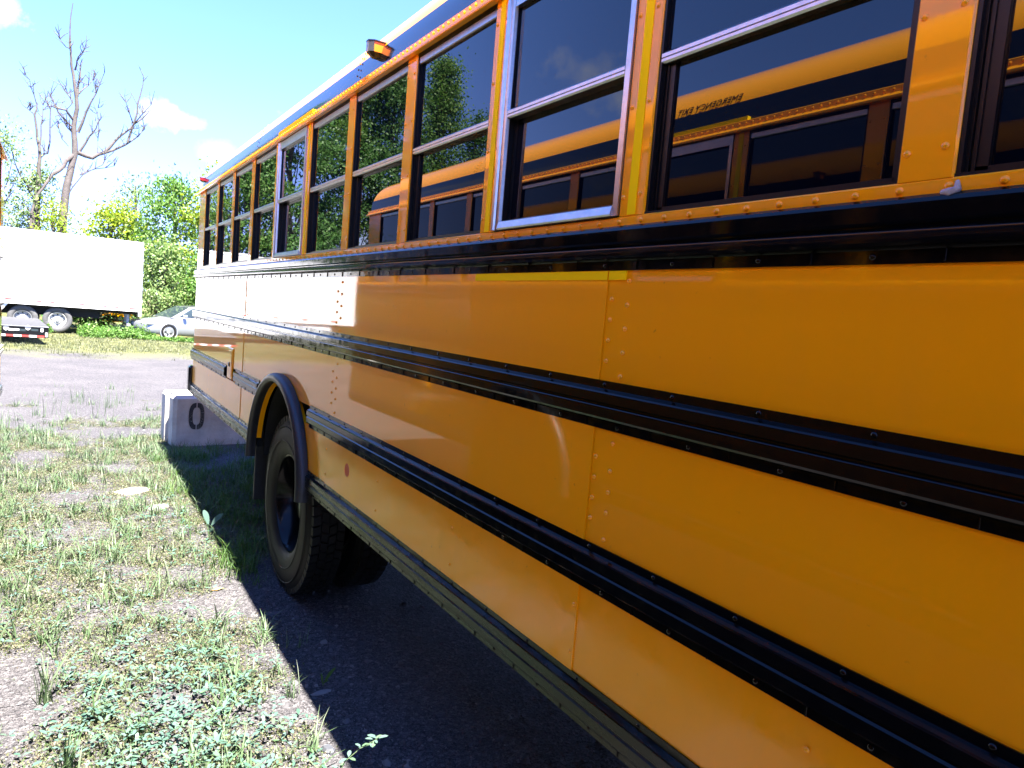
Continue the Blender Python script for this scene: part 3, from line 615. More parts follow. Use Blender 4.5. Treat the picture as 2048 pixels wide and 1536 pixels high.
# ------------------------------------------------------------------ low flatbed trailer end
FY = 25.4; fg = gz(-2, FY); xr = at(97, 665, FY)[0]; zb = at(60, 676, FY)[2]+.02; zt = at(90, 653, FY)[2]; xl = xr-2.55
fb = tag(empty('flatbed_trailer', (xr-1.2, FY, fg)), 'low black flatbed trailer end with red and white striped bumper', 'trailer')
def T2(m, name, mat, parent=fb, sm=None):
    o = fb.location; m.v = [(x-o.x, y-o.y, z-o.z) for x, y, z in m.v]; return m.build(name, M[mat], parent, sm)
T2(MB().cbox(xl, xr, FY, FY+.25, zb, zt-.02, .015), 'rear_beam', 'blackframe')
m = MB(); m.add([(xl, FY-.02, zt), (xr, FY-.02, zt), (xr-.35, FY+3.6, zt+.07), (xl, FY+3.6, zt+.07)]+[(xl, FY-.02, zt-.03), (xr, FY-.02, zt-.03), (xr-.35, FY+3.6, zt+.0), (xl, FY+3.6, zt+.0)], [(0, 1, 2, 3), (7, 6, 5, 4), (0, 4, 5, 1), (1, 5, 6, 2), (2, 6, 7, 3), (3, 7, 4, 0)]); T2(m, 'deck', 'deck')
T2(MB().box(xl, xr+.01, FY-.03, FY-.002, zt-.03, zt-.005), 'deck_edge', 'galv')
T2(MB().box(xl, xr-.5, FY+.25, FY+5, zb+.1, zt-.05), 'frame', 'under')
for k in range(13):
    a = xl+k*(xr-xl-.10)/13; T2(MB().box(a, a+(xr-xl-.10)/13-.004, FY-.008, FY-.002, zb+.01, zb+.065), 'stripe', 'redtape' if k % 2 == 0 else 'whitetape')
for u in (12, 56): p = at(u, 655, FY); T2(MB().lathe([(-.012, 0), (-.012, .055), (-.02, .07), (.0, .075)], (p[0], FY, p[2]-.0), 'y', 20), 'tail_lamp', 'galv')
for u in (23, 34): p = at(u, 659, FY); T2(MB().cbox(p[0]-.07, p[0]+.05, FY-.012, FY, p[2]-.03, p[2]+.03, .004), 'label_plate', 'whitetape')
for u, v in ((84, 660), (93, 670)): p = at(u, v, FY); T2(MB().cbox(p[0]-.03, p[0]+.03, FY-.012, FY, p[2]-.06, p[2]+.06, .004), 'marker_plate', 'whitetape')
for u in (45, 70): p = at(u, 660, FY); T2(MB().box(p[0]-.10, p[0]+.08, FY-.006, FY, p[2]-.035, p[2]+.035), 'blue_plate', 'carglass')

# ------------------------------------------------------------------ silver car
cg = -.20; CY = 31.3; cx0 = at(281, 650, CY)[0]
CR = R(20); cx0 += .28; CY += .3
car = tag(empty('silver_car', (cx0+2.3*math.cos(CR), CY+2.3*math.sin(CR), cg), CR), 'silver sedan parked half hidden behind the rear of the bus', 'car')
def C(m, name, mat, parent=car, sm=None):
    m.v = [(x-2.3, y, z) for x, y, z in m.v]; return m.build(name, M[mat], parent, sm)
# stations along the car: x, half width, sill z, belt z, roof z, roof half width
def loft(st, name, mat, sm=40):
    m = MB(); V = []; k = None
    for x, ring in st:
        k = len(ring); V += [(x, y_, z) for y_, z in ring]
    F = [(i*k+j, i*k+(j+1) % k, (i+1)*k+(j+1) % k, (i+1)*k+j) for i in range(len(st)-1) for j in range(k)]+[tuple(range(k)), tuple(range((len(st)-1)*k, len(st)*k))]
    m.add(V, F); return C(m, name, mat, car, sm)
def ring(hw, z0, zb_, crown): return [(.9-hw, z0+.06), (.9-hw+.05, z0), (.9+hw-.05, z0), (.9+hw, z0+.06), (.9+hw+.01, (z0+zb_)/2), (.9+hw-.03, zb_-.06), (.9+hw-.14, zb_), (.9, zb_+crown), (.9-hw+.14, zb_), (.9-hw+.03, zb_-.06), (.9-hw-.01, (z0+zb_)/2)]
loft([(0.0, ring(.62, .30, .58, .01)), (.06, ring(.76, .24, .66, .02)), (.3, ring(.85, .22, .74, .03)), (.9, ring(.88, .20, .84, .035)), (1.35, ring(.89, .20, .90, .03)), (2.3, ring(.9, .20, .93, .0)), (3.6, ring(.9, .20, .95, .0)), (4.3, ring(.87, .23, .95, .02)), (4.55, ring(.8, .3, .90, .02)), (4.6, ring(.7, .35, .82, .02))], 'body', 'silver')
def cab(hw, z): return [(.9-hw, z), (.9+hw, z)]
m = MB(); V = [(.98, .12, .88), (.98, 1.68, .88), (1.85, .30, 1.36), (1.85, 1.50, 1.36), (2.6, .27, 1.42), (2.6, 1.53, 1.42), (3.3, .30, 1.38), (3.3, 1.50, 1.38), (4.1, .14, .95), (4.1, 1.66, .95)]
C(MB().add(V, [(0, 1, 3, 2), (2, 3, 5, 4), (4, 5, 7, 6), (6, 7, 9, 8), (0, 2, 4, 6, 8), (1, 9, 7, 5, 3), (0, 8, 9, 1)]), 'roof', 'silver')
C(MB().add([(1.02, .17, .905), (1.02, 1.63, .905), (1.82, 1.46, 1.35), (1.82, .34, 1.35)], [(0, 1, 2, 3)]).add([(1.01, .17, .91), (1.01, 1.63, .91), (1.81, 1.46, 1.358), (1.81, .34, 1.358)], [(0, 1, 2, 3)]), 'windshield', 'carglass')
for a in (((1.35, .145, .955), (1.92, .262, 1.30), (2.55, .245, 1.36), (2.62, .12, .955)), ((2.70, .12, .955), (2.63, .245, 1.36), (3.22, .27, 1.32), (3.75, .16, .96))):
    C(MB().add([(x, y_-.02, z) for x, y_, z in a]+[(x, y_+.02, z) for x, y_, z in a], [(0, 1, 2, 3), (7, 6, 5, 4), (0, 4, 5, 1), (1, 5, 6, 2), (2, 6, 7, 3), (3, 7, 4, 0)]), 'side_window', 'carglass')
C(MB().cbox(1.42, 1.56, -.14, .04, .93, 1.04, .03), 'mirror', 'silver'); C(MB().cbox(.02, .32, .06, .2, .56, .68, .03), 'headlight', 'galv')
for x in (2.66,): C(MB().box(x-.004, x+.004, -.013, -.008, .25, .93), 'door_gap', 'blackframe')
for x in (.86, 3.62):
    for yy in (-.01, 1.57):
        wr = C(MB().lathe([(.03, .215), (.015, .205), (.05, .19), (.06, .06), (.02, .05), (.02, 0)], (x, yy, .31), 'y', 24), 'wheel', 'wrim', car, 40)
        C(MB().lathe([(.03, .21), (.0, .24), (.0, .29), (.03, .315), (.19, .315), (.21, .21)], (x, yy, .31), 'y', 28), 'tyre', 'tyre', wr, 40)
        for k in range(5):
            a = 2*math.pi*(k+.5)/5; C(MB().lathe([(.03, 0), (.03, .038), (.07, .04)], (x+.13*math.cos(a), yy, .31+.13*math.sin(a)), 'y', 6), 'rim_opening', 'under', wr)
    if x < 2: C(MB().lathe([(-.013, .325), (-.02, .345), (-.006, .37)], (x, 0.0, .31), 'y', 32), 'arch_trim', 'silver')

# ------------------------------------------------------------------ yellow vehicle glimpsed under the trailer
yb = tag(empty('yellow_truck', (1.0, 37.5, -.2)), 'orange yellow vehicle glimpsed beneath the white trailer', 'truck')
MB().cbox(-.75, .75, 0, 1.6, .35, 1.05, .06).build('cab', M['yellow_trim'], yb); MB().box(-.6, .6, -.02, .02, .40, .62).build('grille', M['under'], yb)
for s in (-.62, .62):
    MB().lathe([(-.04, 0), (-.04, .07), (0, .085)], (s, 0, .78), 'y', 14).build('headlight', M['amber'], yb)
    MB().lathe([(0, 0), (0, .3), (.2, .3), (.2, 0)], (s-.1 if s < 0 else s-.1, .2, .3), 'x', 18).build('wheel', M['tyre'], yb)

# ------------------------------------------------------------------ trees
def leaf_quads(C_, size, flat=.0):
    n = len(C_); a = rng.normal(size=(n, 3)); a[:, 2] *= (1-flat); a /= np.linalg.norm(a, axis=1)[:, None]
    b_ = rng.normal(size=(n, 3)); b_ -= (b_*a).sum(1)[:, None]*a; b_ /= np.linalg.norm(b_, axis=1)[:, None]
    s = size*rng.uniform(.6, 1.3, size=(n, 1)); a = a*s; b_ = b_*s*.62
    return np.stack([C_-a, C_+b_*.9-a*.1, C_+a, C_-b_*.9-a*.1], axis=1)
def tree(name, label, x, y, H, rad, mat, nclus=70, per=130, leaf=.085, base=.28, top=1.0, narrow=1.0, group='trees along the edge of the lot', trunk_r=.16, bark='bark', cl=.42):
    zg = gz(x, y)-.05; root = tag(empty(name, (x, y, zg)), label, 'tree', group)
    lean = rng.normal(size=2)*.03
    ctr = []; tips = []
    for k in range(nclus):
        h = rng.uniform(base, 1.0)**.9
        env = math.sin(math.pi*min(1, max(0.03, (h-base*.7)/(1.06-base*.7)))**(.75 if narrow == 1 else .55))
        rr_ = rad*env*math.sqrt(rng.uniform(.08, 1.0))*(.8+.5*rng.random()); a = rng.uniform(0, 2*math.pi)
        ctr.append((rr_*math.cos(a)+lean[0]*h*H, rr_*math.sin(a)+lean[1]*h*H, h*H*top*(1-.05*rng.random())))
    ctr = np.array(ctr)
    tm = MB(); hs = np.linspace(0, .93, 8)
    tp = [(lean[0]*h*H+.12*math.sin(h*7+x), lean[1]*h*H+.1*math.cos(h*6+y), h*H) for h in hs]
    tm.tube(tp, [trunk_r*(1-h)**.8+.015 for h in hs], 7)
    for c_ in ctr[::2]:
        zb_ = max(.15*H, c_[2]-.25*H*rng.uniform(.5, 1.2)-np.hypot(c_[0], c_[1])*.5); q = zb_/H
        s0 = np.array([lean[0]*zb_+.12*math.sin(q*7+x), lean[1]*zb_+.1*math.cos(q*6+y), zb_]); md = (s0+c_)/2+np.array([0, 0, -.12*rng.random()])+rng.normal(size=3)*.1
        tm.tube([s0, md, c_], [.045*(1-q)+.015, .028*(1-q)+.01, .008], 5, False)
    tm.build('trunk', M[bark], root, 60)
    P = []
    for c_ in ctr:
        n = int(per*rng.uniform(.4, 1.4)); sg = cl*rng.uniform(.6, 1.25)*np.array([1, 1, .72])
        q = c_+rng.normal(size=(n, 3))*sg; P.append(q)
    P = np.concatenate(P); P = P[P[:, 2] > .15]
    Vq = leaf_quads(P, leaf); Qi = np.arange(len(P)*4).reshape(-1, 4)
    link('crown', np_mesh('crown', Vq, Qi, M[mat]), root); return root
tree('loose_tree', 'loose pale leafy tree at the left edge above the trailer', -3.7, 38.5, 9.2, 1.5, 'tree_b', 60, 70, .07, .25, cl=.42)
tree('loose_tree', 'thin pale tree beside the dead grey snag', -2.2, 40, 7.2, 1.2, 'tree_b', 46, 70, .07, .3, cl=.34)
tree('loose_tree', 'fresh green sapling at the foot of the tall snag', -1.2, 37.6, 5.6, 1.0, 'tree_c', 34, 70, .07, .3, cl=.32)
tree('bushy_tree', 'yellow green bushy tree just above the trailer roof', .55, 38.0, 5.7, 1.5, 'tree_c', 60, 110, .08, .3)
tree('bushy_tree', 'light green bushy tree between yellow bush and tall green tree', 2.0, 40, 7.6, 1.3, 'tree_b', 50, 80, .075, .3)
tree('leafy_tree', 'bright green leafy tree over the trailer rear corner', 3.3, 38.0, 7.6, 1.7, 'tree_a', 80, 110, .085, .22)
tree('leafy_tree', 'dense green tree behind the rear end of the bus', 5.0, 37.4, 8.2, 1.9, 'tree_c', 90, 120, .085, .15)
tree('leafy_tree', 'tall green tree hidden mostly behind the bus roof', 8.0, 39, 8.4, 2.6, 'tree_d', 70, 130, .09, .15)
tree('willow_shrub', 'grey green willowy shrub with pale leaning stem by the car', 2.75, 36.4, 4.3, 1.2, 'tree_b', 60, 100, .07, .12)
tree('willow_shrub', 'dark green shrub behind the silver car', 4.6, 35.8, 3.9, 1.5, 'tree_a', 60, 120, .075, .1)
tree('willow_shrub', 'dark undergrowth shrub behind the trailer rear wheels', -.2, 37.2, 3.2, 1.7, 'tree_d', 50, 110, .08, .05)
tree('leafy_tree', 'green tree mirrored in the rearmost bus windows', -6.6, 38, 10.5, 2.4, 'tree_a', 100, 170, .09, .2)
tree('leafy_tree', 'dark green tree mirrored in the rear bus windows', -9.3, 38, 13.6, 2.7, 'tree_d', 130, 200, .095, .2)
tree('leafy_tree', 'broad green tree mirrored beside the poplar', -12.0, 39.5, 15.0, 2.6, 'tree_a', 140, 190, .09, .2)
tree('leafy_tree', 'dark tree mirrored behind the left poplar', -14.4, 38, 15.2, 2.2, 'tree_d', 130, 190, .095, .2)
tree('poplar_tree', 'tallest poplar mirrored in the middle bus windows', -16.9, 38.5, 16.6, 1.9, 'tree_a', 140, 190, .085, .2, narrow=.6)
tree('poplar_tree', 'shorter poplar mirrored in the middle bus windows', -19.9, 38, 14.6, 1.7, 'tree_d', 90, 140, .085, .2, narrow=.6)
tree('leafy_tree', 'lower dark tree mirrored right of the poplars', -22.3, 39, 12.0, 2.0, 'tree_d', 70, 120, .085, .2)
tree('leafy_tree', 'low tree mirrored above the second bus roof', -25.5, 40, 8.0, 2.3, 'tree_a', 60, 120, .085, .2)
# wood reading as one mass further back
P = []
for k in range(330):
    x = rng.uniform(-40, 22); y = rng.uniform(46, 54); h = 3.2+1.8*noise.noise(Vector((x*.2, 2, 0)))+1.0*rng.random()
    P.append(np.array([x, y, -.2+h*rng.uniform(.1, 1)])+rng.normal(size=(120, 3))*np.array([.8, .6, .6]))
P = np.concatenate(P); P = P[P[:, 2] > -.2]
tag(link('far_woodland', np_mesh('far_woodland', leaf_quads(P, .14), np.arange(len(P)*4).reshape(-1, 4), M['tree_d'])), 'dark woodland reading as one mass behind the trees', 'woodland', kind='stuff')
# dead snag, traced limb by limb, each limb at its own depth
def snag(name, label, limbs, Y, bx):
    base = at(bx[0], bx[1], Y); zg = gz(base[0], Y)-.1; root = tag(empty(name, (base[0], Y, zg)), label, 'tree')
    for i, (r0, r1, pts) in enumerate(limbs):
        m = MB(); d = 0 if i == 0 else rng.uniform(-1.0, 1.0); n = len(pts); W = []
        for k, (u, v) in enumerate(pts):
            W.append(np.array(at(u, v, Y+d*(k/(n-1))*1.1))-np.array([base[0], Y, zg]))
        if i == 0: W = [np.array([W[0][0]+.1, 0, 0])]+W
        S = [W[0]]                                # wiggle
        for a, c_ in zip(W, W[1:]): S += [(a+c_)/2+rng.normal(size=3)*.03, c_]
        rads = [r0+(r1-r0)*(k/(len(S)-1))**.8 for k in range(len(S))]
        m.tube(S, rads, 7)
        if i and r0 < .13:                         # twigs
            for q in range(8):
                s = S[int(rng.integers(1, len(S)))]; e = s+np.array([rng.normal()*.22, rng.normal()*.22, .15+.5*rng.random()]); m.tube([s, (s+e)/2+rng.normal(size=3)*.03, e], [.019, .014, .007], 4)
                e2 = (s+e)/2+np.array([rng.normal()*.15, rng.normal()*.15, .12]); m.tube([(s+e)/2, e2], [.012, .006], 4)
        m.build('trunk' if i == 0 else 'limb', M['deadbark'], root, 60)
    return root
snag('dead_tree', 'tall bare dead tree with forked limbs against the sky', [
    (.22, .015, [(124, 454), (130, 399), (140, 347), (150, 308), (148, 265), (150, 237), (153, 195), (147, 150), (142, 107), (140, 62), (146, 6)]),
    (.11, .025, [(156, 305), (185, 316), (207, 306), (230, 282), (250, 265), (270, 247), (297, 224)]), (.07, .015, [(205, 307), (250, 290), (277, 272), (290, 258)]),
    (.06, .012, [(255, 285), (270, 240), (275, 210), (286, 170), (287, 152)]), (.03, .01, [(266, 247), (252, 205)]), (.03, .01, [(270, 246), (302, 210)]),
    (.06, .015, [(160, 302), (179, 272), (192, 257), (201, 237)]), (.07, .012, [(156, 265), (172, 225), (192, 187), (209, 145)]), (.03, .008, [(192, 187), (187, 160)]),
    (.06, .012, [(155, 192), (161, 150), (166, 122)]), (.04, .01, [(158, 187), (177, 170), (192, 150)]), (.04, .01, [(150, 140), (154, 122), (165, 105), (172, 96)]),
    (.03, .008, [(141, 100), (132, 94), (120, 78)]), (.04, .01, [(146, 207), (135, 187), (126, 172)]), (.06, .012, [(147, 240), (132, 220), (110, 215), (96, 212), (85, 200)]),
    (.05, .01, [(147, 255), (117, 225), (105, 200), (95, 182)]), (.05, .02, [(148, 267), (135, 256)]), (.02, .007, [(195, 305), (197, 250), (196, 215)]), (.02, .007, [(137, 292), (118, 258), (111, 232)]),
    (.10, .04, [(150, 308), (132, 322), (117, 342), (97, 360), (75, 390), (62, 430), (57, 470)]), (.03, .008, [(160, 350), (190, 338), (228, 332)]), (.03, .008, [(130, 400), (165, 350), (205, 330), (218, 312)])], 38.6, (122, 470))
snag('dead_tree', 'smaller grey dead tree left of the tall snag', [
    (.16, .025, [(64, 454), (72, 400), (78, 350), (80, 312), (75, 280), (69, 230), (74, 205)]), (.03, .008, [(69, 229), (55, 216)]), (.025, .006, [(73, 207), (62, 175), (52, 150)]),
    (.04, .008, [(80, 290), (82, 250), (86, 220), (86, 198)]), (.05, .015, [(80, 315), (95, 307), (100, 257), (101, 220), (90, 200)]), (.06, .02, [(72, 400), (55, 370), (40, 350), (28, 320)])], 39.4, (62, 470))

# ------------------------------------------------------------------ weeds, grass, stones
def blades(P, L_, W_, bend, phi=None):
    n = len(P); phi = rng.uniform(0, 2*np.pi, n) if phi is None else phi
    d = np.stack([np.cos(phi), np.sin(phi), np.zeros(n)], 1); sd_ = np.stack([-np.sin(phi), np.cos(phi), np.zeros(n)], 1)
    out = np.zeros((n, 8, 3))
    for k, s in enumerate((0, .36, .72, 1.0)):
        h = L_*s*(1-.45*bend*s); o = L_*bend*s**1.7*.85; wd = W_*(1, .9, .55, .06)[k]*.5
        c_ = P+d*o[:, None]+np.array([0, 0, 1])*h[:, None]
        out[:, 2*k] = c_-sd_*wd[:, None]; out[:, 2*k+1] = c_+sd_*wd[:, None]
    q = np.array([[0, 1, 3, 2], [2, 3, 5, 4], [4, 5, 7, 6]])
    return out.reshape(-1, 3), (np.arange(n)[:, None, None]*8+q[None]).reshape(-1, 4)
def tufts(C_, per, lmin, lmax, wd, spread, bmin=.15, bmax=.9):
    P, L_ = [], []
    for (x, y) in C_:
        k = max(2, int(per*rng.uniform(.4, 1.5))); s = rng.uniform(.6, 1.25)
        for j in range(k):
            px, py = x+rng.normal()*spread, y+rng.normal()*spread; P.append((px, py, gz(px, py)-.004)); L_.append(s*rng.uniform(lmin, lmax))
    P = np.array(P); L_ = np.array(L_); return blades(P, L_, wd*rng.uniform(.6, 1.3, len(P)), rng.uniform(bmin, bmax, len(P)))
BARE = [(-.30, 4.02, .22), (-.20, 3.4, .20), (-.20, 2.9, .18), (-1.22, 3.62, .22), (-1.3, 3.2, .25), (-.10, 4.2, .2), (-.75, 4.75, .13), (-1.0, 6.6, .2), (-.6, 7.6, .2), (-1.25, 8.3, .25), (-.35, 9.6, .35), (-.45, 4.6, .12), (-.12, 2.4, .25)]
def cover(x, y):
    c_ = .62+.55*noise.noise(Vector((x*1.9, y*1.5, 5)))+.35*noise.noise(Vector((x*6, y*5, 9)))
    for bx, by, br in BARE:
        d = math.hypot(x-bx, y-by)/br
        if d < 1.6: c_ -= .95*max(0, 1.25-d)
    if x > -.18 and y < 4.3: c_ -= .9*min(1, (x+.18)/.08+.2)
    if y > 8.8: c_ -= (y-8.8)*.22
    return c_
def scatter(n, x0, x1, y0, y1, thr, soft=.35, ypow=1.0):
    out = []
    for _ in range(n):
        x = rng.uniform(x0, x1); y = y0+(y1-y0)*rng.random()**ypow
        if rng.random() < (cover(x, y)-thr)/soft: out.append((x, y))
    return out
def keep_out(pts): return [(x, y) for x, y in pts if not (-.05 < x < 1.8 and 8.58 < y < 9.2) and not (x > -.01 and 3.6 < y < 4.75)]
# low mat weed
P = []
for (x, y) in keep_out(scatter(9500, -2.0, .2, 2.0, 13, .28, .40, 1.2)):
    k = int(rng.uniform(30, 80)); r_ = rng.uniform(.025, .075); q = rng.normal(size=(k, 3))*np.array([r_, r_, .010]); q[:, 2] = np.abs(q[:, 2])+.003
    q[:, 0] += x; q[:, 1] += y; q[:, 2] += gz(x, y); P.append(q)
P = np.concatenate(P); tag(link('mat_weed', np_mesh('mat_weed', leaf_quads(P, .0058, .0), np.arange(len(P)*4).reshape(-1, 4), M['mat'])), 'low yellowish mat weed spread over the gravel', 'weeds', kind='stuff')
# grass tufts between the buses
C_ = keep_out(scatter(1750, -2.1, .0, 2.2, 12.5, .12, .6, 1.05))
v, q = tufts(C_, 11, .05, .19, .0065, .024, .3, 1.15); tag(link('grass', np_mesh('grass', v, q, M['grass'], True)), 'light green grass tufts growing through the gravel', 'grass', kind='stuff')
C_ = []
for _ in range(1500):
    x = rng.uniform(-.28, .9); y = rng.uniform(4.6, 8.5)
    if x > -.02 and y < 4.8: continue
    k = noise.noise(Vector((x*3.5, y*2.2, 4)))
    if rng.random() < .55+1.1*k-(.45 if x < -.16 else 0)-(.25 if y > 7.4 else 0): C_.append((x, y))
C_ += [(rng.normal(-.07, .05), rng.uniform(4.25, 5.0)) for _ in range(40)]; C_ = [(x, y) for x, y in C_ if not (x > -.02 and y < 4.75)]
v, q = tufts(C_, 13, .04, .20, .0048, .035, .25, 1.1); tag(link('shaded_grass', np_mesh('shaded_grass', v, q, M['lush'], True)), 'lush green grass in the shade beside the rear wheel', 'grass', kind='stuff')
C_ = keep_out(scatter(150, -2.2, .3, 9, 21, -.55, .6))
v, q = tufts(C_, 11, .04, .16, .006, .04); v2, q2 = tufts([(at(u, v_, 12)[0]*1.0, yy) for u, v_, yy in ((155, 800, 12.0), (215, 800, 11.6), (120, 830, 11.0), (80, 830, 10.8), (250, 810, 11.8), (30, 860, 9.8), (180, 840, 10.8))], 22, .15, .42, .005, .08, .05, .5)
q2 = q2+len(v); tag(link('sparse_grass', np_mesh('sparse_grass', np.concatenate([v, v2]), np.concatenate([q, q2]), M['grass'], True)), 'sparse grass and tall stalks on the open gravel', 'grass', kind='stuff')
# far grass strip
C_ = []
for _ in range(9000):
    x = rng.uniform(-9, 9); y = 20.5+12*rng.random()
    if rng.random() < (y-21.3+2.5*noise.noise(Vector((x*.5, y*.5, 1))))/3: C_.append((x, y))
v, q = tufts(C_, 7, .03, .12, .014, .09); tag(link('grass_strip', np_mesh('grass_strip', v, q, M['strip'], True)), 'sunlit yellow green grass strip before the white trailer', 'grass', kind='stuff')
C_ = [(rng.uniform(-.6, 1.9), 31.5+rng.normal()*.35) for _ in range(170)]+[(rng.normal(-1.75, .12), 32.2) for _ in range(12)]+[(rng.uniform(1.6, 5), 30.9+rng.normal()*.1) for _ in range(60)]
P = np.concatenate([np.array([x, y, gz(x, y)+.03])+np.abs(rng.normal(size=(60, 3)))*np.array([.10, .1, .13 if x < 1.6 else .05])*(1 if rng.random() < .8 else 1.6) for x, y in C_])
tag(link('tall_weeds', np_mesh('tall_weeds', leaf_quads(P, .05), np.arange(len(P)*4).reshape(-1, 4), M['tree_a'])), 'tall green weeds growing under the trailer rear', 'weeds', kind='stuff')
# clover patch: trefoil leaves on thin stems
def trefoil(c_, nrm_tilt, size, az, V, Qd):
    for k in range(3):
        a = az+2*math.pi*k/3+rng.normal()*.15; d = Vector((math.cos(a), math.sin(a), nrm_tilt+rng.normal()*.25)).normalized(); s = d.cross(Vector((0, 0, 1))).normalized(); up = s.cross(d)
        L_ = size*rng.uniform(.8, 1.2); w_ = L_*.24; b_ = len(V); c0 = Vector(c_)+d*size*.12
        V += [c0, c0+d*L_*.35-s*w_*.85+up*L_*.10, c0+d*L_*.5, c0+d*L_*.35+s*w_*.85+up*L_*.10, c0+d*L_*.75-s*w_*.8+up*L_*.06, c0+d*L_, c0+d*L_*.75+s*w_*.8+up*L_*.06]
        Qd += [(b_, b_+2, b_+2, b_+1)] if False else []
        Qd += [(b_, b_+2, b_+4, b_+1), (b_+2, b_+5, b_+5, b_+4)] if False else [(b_, b_+2, b_+4, b_+1), (b_, b_+3, b_+6, b_+2), (b_+2, b_+5, b_+4, b_+2)] if False else [(b_, b_+2, b_+4, b_+1), (b_, b_+3, b_+6, b_+2)]
        V += [c0+d*L_*.98]; Qd += [(b_+2, b_+6, b_+5, b_+4)]
V, Qd = [], []
for _ in range(1700):
    if rng.random() < .60: x = rng.normal(-.70, .24); y = rng.normal(2.95, .40)
    else: x = rng.uniform(-1.5, -.2); y = rng.uniform(2.2, 6.5)
    if rng.random() > .75*(cover(x, y)+.2): continue
    trefoil((x, y, gz(x, y)+abs(rng.normal())*.05+.012), .15, rng.uniform(.018, .036), rng.uniform(0, 6.28), V, Qd)
tag(link('clover_patch', np_mesh('clover_patch', np.array([tuple(p) for p in V]), Qd, M['clover'], True)), 'blue green clover patch in the lower left corner', 'clover', kind='stuff')
# loose gravel stones
def stone_verts(r):
    a = np.array([(1, 0, 0), (0, 1, 0), (-1, 0, 0), (0, -1, 0), (0, 0, .7), (0, 0, -.6)])*r; return a
sf = np.array([(0, 1, 4, 4), (1, 2, 4, 4), (2, 3, 4, 4), (3, 0, 4, 4)])
S = []; 
npt = 13000; xs = np.where(rng.random(npt) < .45, rng.normal(-.05, .22, npt), rng.uniform(-1.9, .9, npt)); ys = 1.9+8*rng.random(npt)**1.9
bx = np.array([(.8, .8, 0), (-.8, .7, 0), (-.9, -.7, 0), (.7, -.9, 0), (.5, .4, .8), (-.4, .5, .75), (-.5, -.4, .8), (.45, -.5, .7)])
QF = np.array([(0, 1, 5, 4), (1, 2, 6, 5), (2, 3, 7, 6), (3, 0, 4, 7), (4, 5, 6, 7)])
VV = []
for x, y in zip(xs, ys):
    r = rng.uniform(.002, .006)*(1 if rng.random() < .92 else rng.uniform(1.6, 3.2)); a = rng.uniform(0, 6.28); ca, sa = math.cos(a), math.sin(a)
    p = bx*(1+rng.normal(size=(8, 3))*.2)*np.array([r, r*rng.uniform(.6, 1), r*rng.uniform(.5, 1)]); VV.append(np.stack([p[:, 0]*ca-p[:, 1]*sa+x, p[:, 0]*sa+p[:, 1]*ca+y, p[:, 2]+gz(x, y)-.0005], 1))
VV = np.concatenate(VV); Qs = (np.arange(npt)[:, None, None]*8+QF[None]).reshape(-1, 4)
M['pebble'] = leafmat('grey_pebble', [(0.0281, 0.0274, 0.0302), (0.0683, 0.0663, 0.0724), (0.1045, 0.1004, 0.1045), (0.1688, 0.1607, 0.1567)], .0, .85)
tag(link('gravel_stones', np_mesh('gravel_stones', VV, Qs, M['pebble'])), 'small loose grey gravel stones on the lot', 'gravel', kind='stuff')
# single things on the ground
def rock(name, label, x, y, sx_, sy_, sz_, mat, rz):
    m = MB(); V = []; n = 9
    for j, (f, h) in enumerate(((1, 0), (1.02, .55), (.72, 1.0))):
        for k in range(n):
            a = 2*math.pi*k/n; q = f*(1+.22*noise.noise(Vector((x*9+k*1.7, y*7, 1+j*.4)))); V.append((sx_*q*math.cos(a), sy_*q*math.sin(a), sz_*h*(1+.25*noise.noise(Vector((k*2.1, x*5, 7))))))
    F = [(j*n+k, j*n+(k+1) % n, (j+1)*n+(k+1) % n, (j+1)*n+k) for j in range(2) for k in range(n)]+[tuple(range(2*n, 3*n))]
    o = m.add(V, F).build(name, M[mat]); o.location = (x, y, gz(x, y)-.003); o.rotation_euler = (0, 0, rz); tag(o, label, 'stone'); return o
rock('slate_stone', 'dark blue grey stone at the shadow edge near the bottom', -.19, 2.52, .022, .03, .022, 'darkstone', .4)
rock('flat_stone', 'flat grey stone slab lying at the shadow edge', -.085, 2.94, .048, .014, .012, 'stone', .1)
rock('concrete_chunk', 'pale concrete chunk among the weeds', -.555, 6.67, .14, .08, .035, 'conc', .3)
rock('flat_stone', 'flat grey stone among weeds beside the shaded grass', -.42, 6.1, .10, .06, .025, 'stone', .8)
rock('flat_stone', 'small dark stone under the tyre edge', -.07, 3.85, .05, .02, .008, 'darkstone', .1)
o = MB().add([(0, 0, .004), (.03, -.018, .008), (.062, -.008, .012), (.066, .012, .006), (.034, .022, .010), (.01, .016, .005)], [(0, 1, 4, 5), (1, 2, 3, 4)]).build('dry_leaf', M['paleleaf']); o.location = (-.325, 4.27, gz(-.3, 4.27)+.002); tag(o, 'curled tan dry leaf on the sunlit gravel', 'leaf')
def leafy(name, label, base, leaves, mat, stem=True):
    root = tag(empty(name, base), label, 'plant')
    for (tip, wd, start) in leaves:
        s = Vector(start); e = Vector(tip); d = e-s; side = d.cross(Vector((.2, -.9, .35))).normalized(); V = []; n = 7
        for k in range(n):
            t_ = k/(n-1); c_ = s+d*t_+Vector((0, 0, .10*d.length*math.sin(math.pi*t_))); w_ = wd*math.sin(math.pi*min(.97, .05+t_*.93))**.7*.5
            V += [c_-side*w_, c_+Vector((0, 0, -.12*wd)), c_+side*w_]
        F = [(3*k+j, 3*k+j+1, 3*k+4+j, 3*k+3+j) for k in range(n-1) for j in range(2)]
        MB().add(V, F).build('leaf', M[mat], root, 179)
        if stem: MB().tube([(0, 0, -.01), tuple(s*.5), tuple(s)], [.0022, .0018, .0012], 5).build('stem', M['grass'], root)
    return root
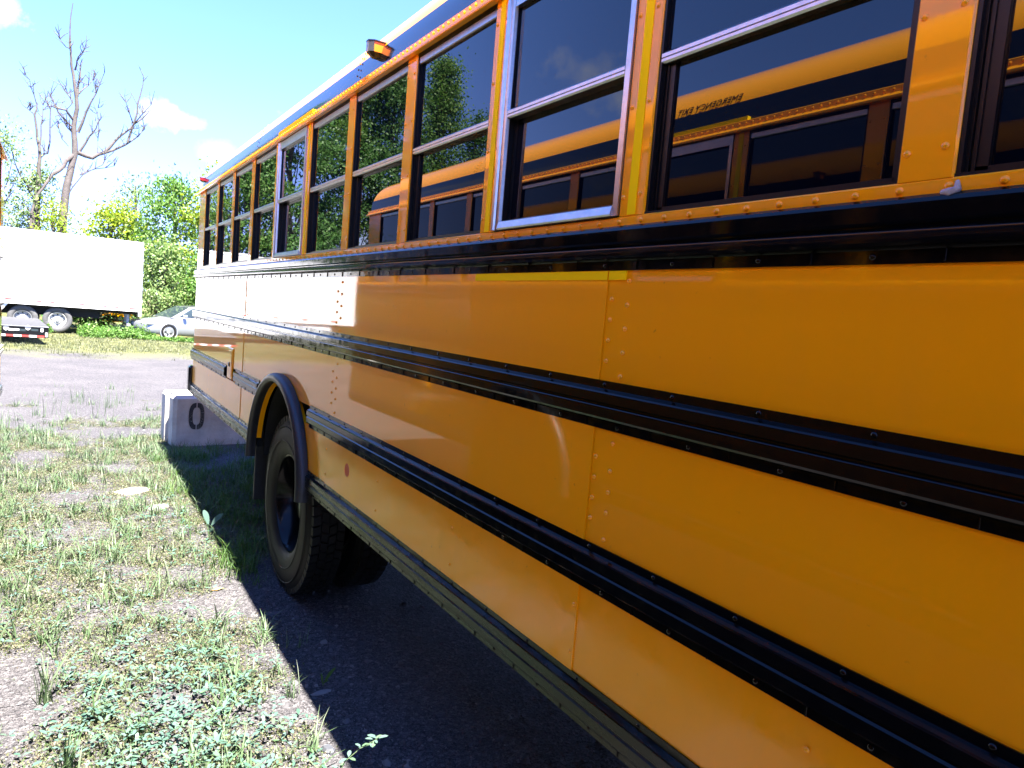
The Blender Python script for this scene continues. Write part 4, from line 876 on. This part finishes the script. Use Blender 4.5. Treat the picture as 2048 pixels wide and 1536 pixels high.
leafy('broadleaf_seedling', 'pale two leaved seedling at the edge of the shade by the wheel', (-.17, 5.28, gz(-.17, 5.28)), [((-.045, .02, .20), .040, (-.012, 0, .10)), ((.085, .0, .17), .032, (.01, 0, .09)), ((.02, -.05, .08), .02, (0, 0, .04))], 'clover')
leafy('plantain_weed', 'dark green two leaved plantain in the bus shadow', (-.06, 3.0, gz(-.06, 3.0)), [((.055, .0, .075), .016, (.006, 0, .012)), ((-.012, 0, .062), .010, (-.002, 0, .008)), ((.02, -.02, .03), .008, (0, 0, .01))], 'lush')
sp = tag(empty('clover_sprig', (-.38, 2.05, gz(-.38, 2.05))), 'pale sunlit clover sprig leaning over the bus shadow', 'plant')
pts = [(0, 0, 0), (.03, .0, .16), (.075, -.008, .275), (.12, -.015, .31), (.174, -.025, .335)]; MB().tube(pts, [.0024, .002, .0018, .0014, .001], 5).build('stem', M['grass'], sp)
for (px_, py_, pz, az, s_) in ((.04, 0, .20, 3.6, .026), (.06, -.004, .25, 2.6, .028), (.085, -.01, .285, 1.0, .026), (.125, -.016, .313, 2.0, .027), (.15, -.02, .325, 5.0, .028), (.174, -.025, .335, 0, .034), (.165, -.022, .333, 2.4, .03)):
    V, Qd = [], []; trefoil((px_, py_, pz), .1, s_, az, V, Qd); link('leaf', np_mesh('leaf', np.array([tuple(p) for p in V]), Qd, M['clover'], True), sp)
def grass_thing(label, x, y, n, l0, l1):
    P = np.array([(rng.normal()*.012, rng.normal()*.012, -.003) for _ in range(n)]); v, q = blades(P, rng.uniform(l0, l1, n), np.full(n, .0035 if l1 < .2 else .0075), rng.uniform(.15, .8, n))
    o = link('grass_tuft', np_mesh('grass_tuft', v, q, M['grass'], True)); o.location = (x, y, gz(x, y)); tag(o, label, 'grass')
grass_thing('single tall grass blade in shade below the rear tyre', -.115, 3.42, 3, .10, .16)
grass_thing('thin grass tuft in shade below the rear tyre', -.045, 3.42, 10, .06, .15)
grass_thing('tall grass tuft straddling the shadow edge', -.215, 2.96, 26, .07, .18)
grass_thing('broad bladed grass clump at the lower left edge of the picture', -1.05, 2.75, 22, .12, .3)
grass_thing('large broad bladed grass clump at the left edge of the foreground', -1.12, 3.32, 24, .12, .30)
